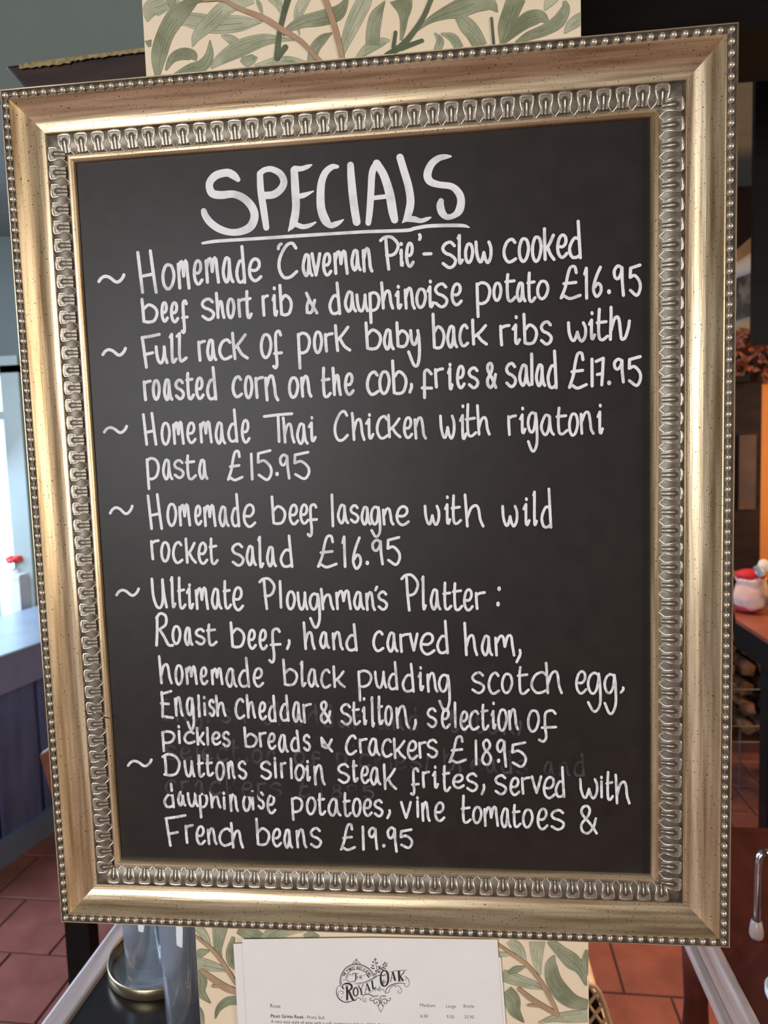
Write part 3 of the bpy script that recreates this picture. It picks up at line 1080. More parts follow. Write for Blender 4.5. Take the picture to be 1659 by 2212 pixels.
mb.build('base_trim', M_CRIM, pb)
mb = MB()
mb.ball((oc.x - .002, oc.y, zt + sz * 2.02), sz * .66, 16, 8, sc3=(1.15, .95, .52), wob=.08)
mb.build('cap', M_CRIM, pb)
mb = MB()
mb.ball((oc.x + .030, oc.y - .02, zt + sz * 2.55), sz * .30, 10, 8, sc3=(1, 1, 1.25), wob=.1)
mb.ball((oc.x + .014, oc.y - .03, zt + sz * 2.25), sz * .22, 10, 8, wob=.1)
mb.build('pompom', M_FLUF, pb)
mb = MB()
mb.tube([(oc.x - .006, oc.y - .045, zt + sz * 2.62), (oc.x + .004, oc.y - .05, zt + sz * 2.35), (oc.x + .012, oc.y - .052, zt + sz * 2.15)], [.009, .008, .011], 8)
mb.build('ribbon', M_BLUEF, pb)
oc2 = Vector((at(1656, 1300, SYY).x + .052, SYY - .01, zt))
pb2 = empty('plush_ornament', tuple(oc2))
tag(pb2, 'olive and cream fluffy plush figure cut by the right edge, beside the pink sack', 'ornament')
mb = MB()
mb.ball((oc2.x, oc2.y, zt + .045), .05, 16, 10, sc3=(.9, .8, .95), wob=.08)
mb.build('body', M_OLIV, pb2)
mb = MB()
for k in range(22):
    a = k * 2.4
    mb.ball((oc2.x + .03 * math.cos(a) - .006, oc2.y - .02 + .02 * math.sin(a), zt + .105 + .035 * math.sin(k * 1.3)), .013, 8, 6, wob=.2)
mb.build('fluff', M_FLUF, pb2)

# baskets of kindling under the sideboard and a low grate
M_RUST = mat('brown_kindling', (0.05, 0.02, 0.009), (0.26, 0.12, 0.055), 0.8, 0, (18, 18, 18), 0.35, 0.7, 4)
BY = 2.25
lg2 = empty('wire_log_rack', tuple(at(1610, 1600, BY)))
tag(lg2, 'wire rack under the sideboard, stacked with split brown logs', 'rack')
a, b_ = at(1560, 1385, BY), at(1650, 1602, BY)
mb = MB()
for py in (1487, 1566, 1600):
    z_ = at(1600, py, BY).z
    mb.tube([(a.x, BY - .012, z_), (b_.x + .3, BY - .012, z_)], .0028, 6)
for k in range(4):
    x_ = a.x + k * (b_.x + .3 - a.x) / 3
    mb.tube([(x_, BY - .012, at(1600, 1395, BY).z), (x_, BY - .012, 0)], .0045, 6)
    mb.tube([(x_, BY + .2, at(1600, 1395, BY).z), (x_, BY + .2, 0)], .0045, 6)
mb.build('wire_frame', mat('grey_wire', (.20, .19, .18), None, .4, .8), lg2)
mb = MB()
mb.box((a.x, BY + .21, at(1600, 1600, BY).z), (b_.x + .3, BY + .22, at(1600, 1395, BY).z))
mb.build('rack_back', M_BLACKW, lg2)
nlog = 0
for row in range(5):
    z_ = at(1600, 1592 - row * 43, BY).z
    for k in range(7):
        x_ = a.x + .03 + k * .075 + random.uniform(-.01, .01)
        if x_ > b_.x + .28:
            continue
        r_ = random.uniform(.026, .036)
        mb = MB()
        n_ = 5
        prof = [(x_ + r_ * math.cos(2 * PI * q / n_ + row + k), z_ + .03 + r_ * .9 * math.sin(2 * PI * q / n_ + row + k)) for q in range(n_)]
        v1 = [(x, BY + random.uniform(.0, .02), z) for x, z in prof]
        v2 = [(x, BY + .2, z) for x, z in prof]
        mb.add(v1 + v2, [tuple(range(n_)), tuple(range(2 * n_ - 1, n_ - 1, -1))] + [(i, (i + 1) % n_, n_ + (i + 1) % n_, n_ + i) for i in range(n_)])
        o = mb.build('split_log', M_RUST)
        tag(o, 'split brown log in the wire rack under the sideboard', 'log', group='split logs in the wire rack')
# skirting of the hearth
mb = vis_box(1540, 1602, 1900, 1630, 2.5, .06)
o = mb.build('baseboard_right', mat('dark_red_skirting', (.10, .025, .015), (.14, .035, .02), .4))
tag(o, kind='structure')

# ------------------------------------------------------------------ the wallpapered post
PXL = (at(316, 0, 0).x + at(425, 2212, 0).x) / 2
PXR = (at(1258, 0, 0).x + at(1269, 2212, 0).x) / 2
post = empty('wallpapered_post', ((PXL + PXR) / 2, 0, 0))
tag(post, 'square post papered with sage willowy leaves on cream, behind the gilt frame', 'post')
mb = MB()
mb.box((PXL, 0, 0), (PXR, .055, CZ))
mb.build('papered_face', M_PAPERW, post)
LEAVES = []
T1 = (300, 0, 2.765)
T2 = (800, 0, 3.318)
B1_ = (400, 1950, 3.318)
B2_ = (850, 1950, 3.318)
LEAVES += [(T1, 0, s) for s in (
    '50,130,8 70,60,100 130,30,100 230,-20,60',
    '190,160,4 270,120,70 360,130,100 450,150,100 600,140,95 740,130,6',
    '490,210,4 540,230,50 590,258,50 632,240,10',
    '610,350,30 650,365,66 690,345,40 640,402,6',
    '690,390,6 800,368,44 900,362,50 1020,378,10',
    '430,410,10 480,360,60 600,290,100 740,240,74 850,235,30 930,240,4',
    '1220,330,10 1240,240,60 1290,120,90 1340,20,90 1370,-30,60',
    '1300,350,20 1370,290,60 1450,250,50 1500,240,6',
    '1000,-20,60 960,60,60 945,130,30 960,210,4',
    '320,280,4 350,210,60 430,130,90 530,40,90 680,-10,60',
    '800,-20,70 830,20,50 850,80,8',
    '700,-10,6 720,30,26 738,90,6')]
LEAVES += [(T1, 1, s) for s in (
    '110,455,30 120,330,90 160,200,100 230,90,110 320,10,60 350,-20,20',
    '160,420,10 200,350,50 260,322,70 320,330,60 342,362,6',
    '210,445,10 300,410,50 380,390,70 420,330,50 425,240,4',
    '860,215,6 900,170,40 980,130,70 1080,110,90 1180,80,90 1230,20,40 1240,-10,20',
    '1030,375,50 1050,290,60 1100,230,50 1155,195,4',
    '1395,270,80 1400,180,80 1420,90,70 1470,5,4',
    '55,240,40 64,280,14')]
LEAVES += [(T2, 1, s) for s in (
    '220,-10,165 240,60,115 240,130,60 235,200,40 220,290,16',
    '330,225,4 420,150,40 520,100,80 640,60,130 760,20,130 860,30,90 912,86,6',
    '630,110,60 690,180,110 740,240,110 790,335,100',
    '940,320,20 970,200,110 1010,80,120 1050,-20,130',
    '960,310,10 1050,210,70 1130,140,110 1220,120,90 1280,168,10',
    '1040,305,10 1130,260,60 1260,210,80 1350,150,90 1400,60,60 1390,5,20',
    '480,360,50 500,290,50 460,235,6',
    '505,240,6 590,270,60 640,345,60')]
LEAVES += [(T2, 0, s) for s in ('1390,240,6 1440,180,70 1510,130,80 1580,100,60', '1250,75,6 1280,20,60 1330,-20,50')]
LEAVES += [(B1_, 1, s) for s in (
    '250,170,110 240,260,80 236,340,50 262,400,6',
    '380,190,60 450,220,90 520,250,90 560,290,60',
    '345,245,20 325,350,60 335,430,60 357,475,16',
    '65,390,20 110,362,60 172,345,10',
    '90,470,60 110,560,90 110,640,70 182,722,6',
    '372,700,60 300,710,60 240,760,40 215,832,6',
    '60,740,60 100,800,60 112,890,50',
    '850,240,20 900,228,40 960,240,6')]
LEAVES += [(B1_, 0, s) for s in (
    '85,170,60 140,240,50 182,322,6',
    '560,270,60 640,215,100 760,185,90 850,200,20',
    '60,430,90 160,450,80 240,470,50 312,492,6')]
LEAVES += [(B2_, 0, s) for s in (
    '835,270,60 900,340,70 950,430,10',
    '1030,280,110 1030,380,80 1040,470,40 1052,522,10',
    '780,520,80 900,560,80 1000,590,60 1080,622,6',
    '1040,862,10 1150,830,50 1260,820,80 1390,810,90',
    '750,370,36 800,372,30 845,372,6')]
LEAVES += [(B2_, 1, s) for s in (
    '1120,270,50 1200,350,80 1280,420,110 1340,480,70 1382,595,10',
    '1152,378,10 1130,450,80 1150,560,110 1210,650,120 1290,710,100 1395,730,60',
    '820,505,20 880,480,50 945,460,6',
    '800,640,110 850,700,110 870,780,80 936,860,6',
    '1392,340,30 1375,430,50 1395,520,20')]
STEMS = (
        (T1, M_STEM, '890,-10,36 860,100,30 835,220,28 825,345,36'), (T1, M_STEM, '825,345,30 875,280,30'),
        (T2, M_STEM, '440,-20,30 380,120,32 300,240,36 220,330,40 120,395,40'), (T2, M_STEM, '180,230,22 165,340,26'), (T2, M_STEM, '370,290,26 220,345,36'),
        (T2, M_STEM, '868,130,18 885,330,18'),
        (T1, M_TWIG, '390,0,20 500,0,18 600,50,26 750,110,34 860,180,34 960,240,30 1040,320,26 1085,365,24'),
        (T1, M_TWIG, '1110,-10,36 1150,100,34 1190,240,34 1215,355,30'),
        (B1_, M_TWIG, '65,235,16 150,300,24 230,380,28 300,480,28 350,560,26 375,600,20'),
        (B1_, M_TWIG, '120,490,30 200,550,40 290,610,50 380,645,40'), (B1_, M_TWIG, '280,600,26 200,598,22'),
        (B2_, M_TWIG, '745,295,16 850,370,26 960,450,28 1050,560,28 1110,660,28 1160,760,26 1178,808,22'),
        (B2_, M_TWIG, '900,620,26 1000,700,36 1100,760,36 1175,806,28'), (B2_, M_TWIG, '1050,742,22 965,736,16'))
# the paper's pattern goes on above and below what the photograph shows (one joined print)
pen_x = Pen(-.00003, xlim=(PXL + .0003, PXR - .0003), dy=0.0000008)
for row, dy in enumerate((-190, -370, -560, -740, 2280, 2460, 2650, 2840, 3040, 3260)):
    jx = (30, -45, 10, -20, 60)[row % 5]
    fl_ = row % 2
    for (fr, mt, s) in [q for q in STEMS if q[0] in (T1, T2)] + list(LEAVES[:30]):
        if fr not in (T1, T2):
            continue
        pts = [tuple(float(q) for q in c.split(',')) for c in s.split()]
        pts = [((fr[0] + x / fr[2] + jx) if not fl_ else (1575 - fr[0] - x / fr[2] + jx), fr[1] + dy + y / fr[2] * 1.25, wd / fr[2]) for x, y, wd in pts]
        if dy > 0:
            pts = [(x + 60, y, wd) for x, y, wd in pts]
        pen_x.stroke(pts, 1, cap=False, step=6, grow=.5)
        pen_x.stroke(pts, 0 if mt in (0, 1) else (2 if mt is M_STEM else 3), cap=False, step=6, grow=-.1)
tag(pen_x.mb.build('printed_pattern', [M_LEAF, M_LINE, M_STEM, M_TWIG], post), kind='stuff')
for li_, (fr, kind_, s) in enumerate(LEAVES):
    pen = Pen(-0.00004 - .000009 * li_ , xlim=(PXL + .0003, PXR - .0003), dy=0.0000008)
    ox, oy, fc = fr
    pts = [tuple(float(q) for q in c.split(',')) for c in s.split()]
    pts = [(ox + x / fc, oy + y / fc, wd / fc) for x, y, wd in pts]
    pen.stroke(pts, 1, cap=False, step=4, grow=.55)
    pen.stroke(pts, 0, cap=False, step=4, grow=-.1)
    # hatching
    run = smooth_path(pts, 5)[0]
    n = len(run)
    if n > 7:
        for h in range(5):
            offk = -.34 + .17 * h + random.uniform(-.04, .04)
            i0_, i1_ = sorted((random.randint(1, n // 2), random.randint(n // 2, n - 2)))
            line = []
            for i in range(i0_, i1_ + 1):
                a, b_ = run[i - 1], run[min(i + 1, n - 1)]
                dx, dy_ = b_[0] - a[0], b_[1] - a[1]
                d = math.hypot(dx, dy_) or 1
                line.append((run[i][0] - dy_ / d * run[i][2] * offk, run[i][1] + dx / d * run[i][2] * offk, .55 if h != 2 else .8))
            if len(line) > 2:
                pen.stroke(line, 2, cap=False, step=6)
    pen.mb.build('printed_leaf', [M_LEAF if kind_ else M_LEAFL, M_LINE, M_VEIN], post)
for (fr, mt, s) in STEMS:
    st_n = globals().get('st_n', 0) + 1
    pen = Pen(-0.0006 - .000012 * st_n, xlim=(PXL + .0003, PXR - .0003), dy=0.0000008)
    ox, oy, fc = fr
    pts = [tuple(float(q) for q in c.split(',')) for c in s.split()]
    pts = [(ox + x / fc, oy + y / fc, wd / fc) for x, y, wd in pts]
    pen.stroke(pts, 1, step=4, grow=.45)
    pen.stroke(pts, 0, step=4, grow=-.1)
    pen.mb.build('printed_stem', [mt, M_LINE], post)

# ------------------------------------------------------------------ menu sheets pinned on the post
def text_on(s, px0, px1, pyb, Y, m, parent, bold=False, hpx=None):
    """upright printed words between two pixels, baseline pyb"""
    a, b_ = at(px0, pyb, Y), at(px1, pyb + (px1 - px0) * .033, Y)
    cu = bpy.data.curves.new('words', 'FONT')
    cu.body = s
    cu.size = 1.0
    if bold:
        cu.offset = 0.018
    cu.resolution_u = 3
    ob = bpy.data.objects.new('words', cu)
    COL.objects.link(ob)
    bpy.context.view_layer.update()
    wdt = ob.dimensions.x
    me = bpy.data.meshes.new_from_object(ob)
    bpy.data.objects.remove(ob)
    L_ = (b_ - a).length
    hpx = hpx or 9.5
    sc_y = (at(px0, pyb - hpx, Y) - a).length / .70
    x0 = min(v.co.x for v in me.vertices)
    for v in me.vertices:
        t = (v.co.x - x0) / wdt
        p = a + (b_ - a) * t
        v.co = Vector((p.x, Y, p.z + v.co.y * sc_y))
    me.materials.append(m)
    o = bpy.data.objects.new('printed_words', me)
    COL.objects.link(o)
    o.parent = parent
    o.matrix_parent_inverse = Matrix.Translation(parent.location).inverted()
    return o


SHEETS = []
for i, (pts, Y, lb) in enumerate((
        ([(504, 2039), (560, 2036), (1000, 2040), (1082, 2069), (1146, 2900), (556, 2900)], -.0020, 'white menu sheet behind, its edge peeping out left and right of the front one'),
        ([(523, 2029), (800, 2026), (1074.5, 2030), (1132, 2880), (572, 2880)], -.0026, 'white wine menu sheet with ornate black logo, in front, below the gilt frame'))):
    mb = MB()
    mb.slab([at(x, y, Y) for x, y in pts], .0003)
    o = mb.build('menu_sheet', M_SHEET, origin=at(pts[0][0], pts[0][1], Y))
    tag(o, lb, 'menu')
    SHEETS.append(o)
front = SHEETS[1]
SY_ = -.00263
text_on('Rose', 584, 606, 2176.6, SY_, M_INK2, front, hpx=8.3)
text_on('Pinot Grigio Rosé', 585, 655.5, 2198, SY_, M_INK, front, True, 7.2)
text_on('- Primi Soli', 658, 701, 2200.5, SY_, M_INK, front, hpx=7.2)
text_on('A very easy style of wine with a soft, summer red fruits. SWA Gold Award.', 585.5, 863.5, 2209.5, SY_, M_INK, front, hpx=6.8)
text_on('Medium', 907.5, 940, 2174.5, SY_, M_INK2, front, hpx=7)
text_on('Large', 963.5, 985, 2176.5, SY_, M_INK2, front, hpx=7)
text_on('Bottle', 1001.5, 1024, 2176.5, SY_, M_INK2, front, hpx=7)
text_on('6.50', 908.5, 924.5, 2198, SY_, M_INK2, front, hpx=7)
text_on('9.50', 965, 981, 2199.5, SY_, M_INK2, front, hpx=7)
text_on('25.95', 1003, 1024, 2200, SY_, M_INK2, front, hpx=7)

LOGO = '''265,670,12 262,580,14 290,480,14 350,390,14 430,340,14 520,322,14 610,335,14 700,375,14 770,440,14 820,525,12
285,668,4 282,590,4 308,490,4 362,408,4 440,358,4 520,342,4 605,354,4 690,392,4 752,450,4 800,525,4
355,560,9 375,490,9 440,430,9 520,408,9 600,420,9 680,460,9 740,550,9
460,492,8 475,470,12 500,470,14 530,480,12 562,466,8
470,510,8 462,480,7
515,485,22 518,560,20 500,600,14 480,608,8 470,598,8
545,508,8 545,565,8|585,505,10 585,564,10|545,536,5 585,534,5
604,505,10 604,562,10|604,505,5 625,505,5|604,533,5 620,533,5|604,562,5 626,560,5
380,560,6 385,510,8 410,485,8 430,490,10 440,510,6
360,575,5 400,600,8 440,612,8 470,605,8
645,520,5 650,495,5 680,492,6 710,515,12 728,545,6
370,685,36 378,800,36 376,905,34
345,672,10 400,668,10
300,705,24 305,665,14 345,640,24 400,636,30 445,665,34 450,715,32 410,748,22
300,705,26 325,728,14
400,745,28 430,820,36 468,895,36 500,912,18 525,898,8
355,920,8 400,918,8
515,700,20 482,740,24 482,810,24 515,845,16 548,810,22 548,735,22 515,700,20
560,672,12 600,745,24 612,812,24|635,655,10 604,745,10|548,680,7 580,664,7|620,660,6 648,650,6|598,824,7 632,812,7
668,792,8 698,632,9|698,636,22 745,755,30|684,735,7 728,722,7|655,798,6 685,788,6|722,768,7 765,752,7
780,590,26 800,725,26|800,728,10 850,690,9|768,600,7 798,588,7|790,738,7 845,712,9
1000,425,20 950,440,22 925,500,26 925,590,34 950,660,36 990,680,20 1030,640,30 1045,560,34 1035,470,34 1000,425,24
945,500,18 975,510,14 1005,480,12
985,570,10 960,600,12 970,635,12 1005,600,12
1085,600,9 1118,442,10|1120,446,24 1160,592,34|1100,548,7 1146,545,7|1075,604,6 1105,600,6
1218,432,34 1228,595,34|1205,436,8 1245,428,8
1312,428,10 1290,470,16 1240,515,10|1240,510,18 1285,590,34
1205,600,7 1250,596,7|1265,597,7 1310,592,7
500,635,5 640,620,8 760,570,12 850,520,12 935,488,8
520,650,3 650,636,4 770,588,5 855,536,5
1065,455,4 1150,432,6 1250,425,7 1350,414,5
610,830,5 740,790,5 855,715,5
1000,805,8 1005,750,10 1050,690,12 1120,650,12 1220,628,10 1310,636,8
1015,790,6 1035,780,8 1045,795,5
1310,515,6 1360,545,7 1388,610,6 1375,670,6 1345,692,6 1310,670,5 1312,640,5 1335,645,8
1340,540,5 1330,570,5 1350,580,5
1060,780,8 1070,730,6 1110,680,8 1160,660,6 1220,678,6 1265,740,6 1250,790,5 1215,795,5 1200,765,5 1225,745,7
1140,665,5 1165,690,5 1180,700,5
240,672,6 208,720,7 205,800,12 235,870,14 290,920,14 360,942,12 430,930,10 480,910,8
300,690,5 255,672,5 235,680,5
240,830,4 235,780,5 270,755,5 315,775,6 310,805,6 288,802,9
290,880,4 285,850,5 305,850,5
290,655,4 285,610,4 320,575,5 370,580,5 400,600,5
505,905,8 550,870,8 595,880,6 600,905,5 580,900,5
690,930,6 645,930,6 630,880,5 650,830,6 710,810,8 770,825,12 805,860,8
700,880,4 672,880,5 668,905,5 690,912,6
525,230,12 525,262,14|525,262,5 525,315,5
520,312,5 485,288,6 465,300,6 470,314,5 458,310,4
530,312,5 565,288,6 588,300,6 582,314,5 600,310,4
505,285,4 490,265,4 515,265,4|545,285,4 560,265,4 535,265,4
905,675,6 905,705,12|905,705,4 905,758,5
835,752,5 850,728,5 872,730,5 890,755,6|830,765,4 845,760,4
978,752,5 962,728,5 940,730,5 920,755,6|985,765,4 970,760,4
895,745,4 880,715,4 900,715,4|915,745,4 930,715,4 910,715,4
908,870,5 918,940,5 962,1015,6 926,1100,5
930,870,5 920,940,5 888,1012,6 924,1100,5
895,866,4 940,866,4
858,998,7 890,985,7 905,945,8 885,898,8 840,885,9 810,910,9 815,950,9 850,965,8 865,940,8 848,930,10
980,998,7 950,985,7 935,945,8 952,898,8 1000,885,9 1025,915,9 1022,955,9 990,965,8 972,940,8 985,930,10
805,905,7 770,918,7 745,895,7 752,870,7 772,885,10
1030,905,7 1065,915,7 1085,890,7 1075,868,7 1058,882,10
835,515,8 850,460,7 858,380,7 840,300,6 834,235,5
855,470,6 900,430,6 950,400,6 985,340,5 1000,290,5'''
pen = Pen(SY_, dy=0.000001)
for ln in LOGO.split('\n'):
    for st in ln.split('|'):
        pts = [tuple(float(q) for q in c.split(',')) for c in st.split()]
        pen.stroke([(700 + x / 7.541, 2040 + y / 7.541, wd / 7.541) for x, y, wd in pts], 0, cap=False, step=2.5)
for x, y, rx, ry, rot in ((800, 285, 20, 8, .7), (858, 300, 16, 6, -.8), (820, 250, 12, 6, .8), (848, 245, 12, 6, -.8), (790, 340, 18, 8, .5), (772, 375, 12, 8, .2), (800, 388, 22, 10, .1), (808, 345, 8, 8, 0),
                         (838, 430, 14, 6, .9), (822, 478, 12, 9, .4), (872, 300, 14, 6, -1), (880, 440, 12, 8, .6), (905, 385, 20, 14, 1), (890, 360, 14, 8, .6), (915, 350, 12, 6, -.8), (935, 385, 18, 7, 1.2),
                         (965, 325, 20, 7, 1.2), (990, 300, 20, 7, 1.5), (1022, 315, 20, 7, -.8), (1010, 350, 22, 8, -.3), (960, 365, 14, 6, 1.0), (985, 385, 22, 8, .3), (900, 450, 16, 8, .2), (955, 410, 16, 7, .3), (880, 415, 10, 10, 0), (834, 228, 6, 14, 0)):
    pen.disc(700 + x / 7.541, 2040 + y / 7.541, rx / 7.541, 0, 10, ry / 7.541, rot)
CAPS = {'T': '0,0 100,0|50,0 50,100', 'H': '0,0 0,100|100,0 100,100|0,50 100,50', 'E': '0,0 0,100|0,0 90,0|0,50 80,50|0,100 90,100', 'F': '0,0 0,100|0,0 90,0|0,50 80,50',
        'I': '50,0 50,100', 'N': '0,100 0,0|0,0 100,100|100,100 100,0', 'S': '95,12 50,0 8,22 50,50 92,76 50,100 5,88', 'A': '0,100 50,0|50,0 100,100|20,66 80,66', 'L': '0,0 0,100|0,100 90,100',
        '&': '100,100 25,22 50,0 72,20 12,70 45,100 100,60', 'W': '0,0 28,100|28,100 50,20|50,20 72,100|72,100 100,0', '.': '30,92 60,92', '1': '20,20 55,0|55,0 55,100',
        '9': '88,30 50,0 12,28 50,54 88,30|88,30 60,100', '0': '50,0 8,50 50,100 92,50 50,0'}


def caps(s, cx, cy, rad, a0, a1, hgt, wid, wln):
    n = len(s)
    for i, c in enumerate(s):
        if c == ' ':
            continue
        a = a0 + (a1 - a0) * i / (n - 1)
        ww = wid * (.3 if c == 'I' else 1)
        for st in CAPS[c].split('|'):
            pts = []
            for q in st.split():
                gx, gy = [float(t) for t in q.split(',')]
                lx, ly = (gx / 100 - .5) * ww, (gy / 100 - .5) * hgt
                if rad:
                    r_ = rad - ly
                    x = cx + r_ * math.sin(a) + lx * math.cos(a)
                    y = cy - r_ * math.cos(a) + lx * math.sin(a)
                else:
                    x, y = a + lx, cy + ly
                pts.append((700 + x / 7.541, 2040 + y / 7.541, wln / 7.541))
            pen.stroke(pts, 0, cap=False, step=2)


caps('THE FINEST ALES & WINES', 535, 618, 245, -1.08, 1.10, 38, 17, 6)
caps('EST.1900', 0, 838, 0, 822, 1000, 24, 17, 5)
pen.mb.build('printed_logo', M_INK, front)

# ------------------------------------------------------------------ the framed specials board
OUT = (-.26, .26, -.3234, .3234)
INN = (-.2135, .2075, -.2773, .2737)


def rect(s):
    return [o + (i - o) * s for o, i in zip(OUT, INN)]


fb = empty('framed_specials_board', (0, -.014, FZ))
tag(fb, 'large champagne-gilt beaded frame around a blackboard handwritten with specials', 'board')
# profile: (inward fraction, depth y, material slot) 0 smooth gilt, 1 patinated band
PROF = [(0.0, -.0005, 0), (0.0, -.0272, 0), (.008, -.0282, 0), (.024, -.0282, 0), (.036, -.0268, 1), (.050, -.0262, 1), (.130, -.0262, 1), (.142, -.0268, 0), (.150, -.0284, 0), (.166, -.0287, 0)]
for k in range(1, 13):
    t = k / 12
    PROF.append((.166 + .384 * t, -.0160 - .0127 * (1 - t) ** 2.1, 0))
PROF += [(.560, -.0172, 0), (.575, -.0176, 0), (.588, -.0168, 1), (.596, -.0158, 1), (.64, -.0166, 1), (.70, -.0170, 1), (.78, -.0163, 1), (.85, -.0148, 1), (.880, -.0138, 1), (.895, -.0138, 0),
         (.905, -.0158, 0), (.93, -.0171, 0), (.965, -.0170, 0), (.99, -.0160, 0), (1.0, -.0150, 0), (1.0, -.0118, 0)]
CORN = {'top': (lambda r: (r[0], r[3]), lambda r: (r[1], r[3])), 'right': (lambda r: (r[1], r[3]), lambda r: (r[1], r[2])),
        'bottom': (lambda r: (r[1], r[2]), lambda r: (r[0], r[2])), 'left': (lambda r: (r[0], r[2]), lambda r: (r[0], r[3]))}
rails = {}
for side, (ca, cb) in CORN.items():
    mb = MB()
    n = len(PROF)
    va, vb = [], []
    for s, y, m_ in PROF:
        r = rect(s)
        a, b_ = ca(r), cb(r)
        va.append((a[0], y, FZ + a[1]))
        vb.append((b_[0], y, FZ + b_[1]))
    for i in range(n - 1):
        mb.add([va[i], vb[i], vb[i + 1], va[i + 1]], [(0, 1, 2, 3)], PROF[i + 1][2], False)
    # back
    mb.add([va[0], vb[0], vb[-1], va[-1]], [(3, 2, 1, 0)], 0)
    me_ = mb
    o = me_.build('frame_rail', [M_GH if side in ('top', 'bottom') else M_GV, M_GB], fb)
    # merge and smooth the scoop
    bm = bmesh.new()
    bm.from_mesh(o.data)
    bmesh.ops.remove_doubles(bm, verts=bm.verts, dist=1e-6)
    for f in bm.faces:
        f.smooth = True
    for e in bm.edges:
        if len(e.link_faces) == 2 and e.calc_face_angle(0) > .5:
            e.smooth = False
    bmesh.ops.recalc_face_normals(bm, faces=bm.faces)
    bm.to_mesh(o.data)
    bm.free()
    rails[side] = o

# beads
mb = MB()
mb.ball((0, 0, 0), .0024, 14, 9)
tmp = mb.build('bead', M_BEAD)
bead_me = tmp.data
bpy.data.objects.remove(tmp)
r = rect(.090)
NB_H, NB_V = 69, 86


def along(side, k, n, s=.090):
    r = rect(s)
    a, b_ = CORN[side][0](r), CORN[side][1](r)
    t = k / n
    return a[0] + (b_[0] - a[0]) * t, FZ + a[1] + (b_[1] - a[1]) * t


mb = MB()
# thin string between the beads
for side in CORN:
    n = NB_H if side in ('top', 'bottom') else NB_V
    mbs = MB()
    a, b_ = along(side, 0, n), along(side, n, n)
    mbs.tube([(a[0], -.0266, a[1]), (b_[0], -.0266, b_[1])], .0008, 6)
    mbs.build('bead_string', M_GB, rails[side])
    for k in range(n):
        x, z = along(side, k, n)
        instance(bead_me, 'bead', rails[side], (x, -.0272, z))

# leaf-and-tongue ornaments
s_in, s_out = .885, .600
mb = MB()
P_ = 1.0


def orn(pts, rad, yb=0.0):
    mb.tube([(x, yb - .0004 * (1 if 0.1 < t < .9 else 0), -t) for x, t in pts], rad, 7)


# unit box: x in pitch units, t 0 outer .. 1 inner; scaled per rail
PITCH, BAND = .01325, .0137


def U(pts, wds, ys=None):
    q = []
    for i, (x, t) in enumerate(pts):
        hump = -.0168 - .0004 * math.sin(PI * min(max(t, 0), 1)) if t < .5 else -.0170 + .0030 * (t - .5) / .5
        q.append(Vector((x * PITCH, hump, -t * BAND)))
    mb.tube(q, wds, 7, 0)


U([(-.34, .10), (-.26, .05), (0, .03), (.26, .05), (.34, .10)], [.0007, .00105, .00115, .00105, .0007])
for sg in (-1, 1):
    U([(sg * .33, .06), (sg * .345, .20), (sg * .33, .38), (sg * .29, .54), (sg * .262, .66), (sg * .262, .76), (sg * .31, .85), (sg * .40, .93), (sg * .5, 1.03)], [.0009, .00075, .00062, .00055, .00052, .0005, .0005, .00046, .0004])
U([(0, .36), (0, .6), (0, .84)], [.0005, .00056, .0005])
mb.ball((0, -.0151, -.87 * BAND), .00085, 8, 6)
pl_ = [(-.30, .86), (-.262, .74), (-.262, .66), (-.29, .54), (-.33, .38), (-.345, .20), (-.33, .06), (.33, .06), (.345, .20), (.33, .38), (.29, .54), (.262, .66), (.262, .74), (.30, .86), (.20, .92), (-.20, .92)]
mb.add([(x * PITCH, -.01700 + .0032 * max(t - .5, 0), -t * BAND) for x, t in pl_], [tuple(range(15, -1, -1))], 2)
gr_o = [(-.135, .93), (-.145, .7), (-.17, .45), (-.15, .27), (-.09, .20), (0, .18), (.09, .20), (.15, .27), (.17, .45), (.145, .7), (.135, .93)]
gr_i = [(-.055, .93), (-.055, .7), (-.065, .5), (-.06, .38), (-.035, .32), (0, .30), (.035, .32), (.06, .38), (.065, .5), (.055, .7), (.055, .93)]
vv = [(x * PITCH, -.01712 + .0032 * max(t - .5, 0), -t * BAND) for x, t in gr_o + gr_i]
mb.add(vv, [(q, q + 1, q + 12, q + 11) for q in range(10)], 1)
M_DARKIN = mat('dark_recess_patina', (0.045, 0.034, 0.024), (0.09, 0.07, 0.05), 0.6, 0.3)
tmp = mb.build('leaf_and_tongue', [M_GR, M_DARKIN, mat('worn_pale_plate', (0.22, 0.185, 0.14), (0.44, 0.38, 0.29), 0.45, 0.6, (200, 200, 200))])
orn_me = tmp.data
bpy.data.objects.remove(tmp)
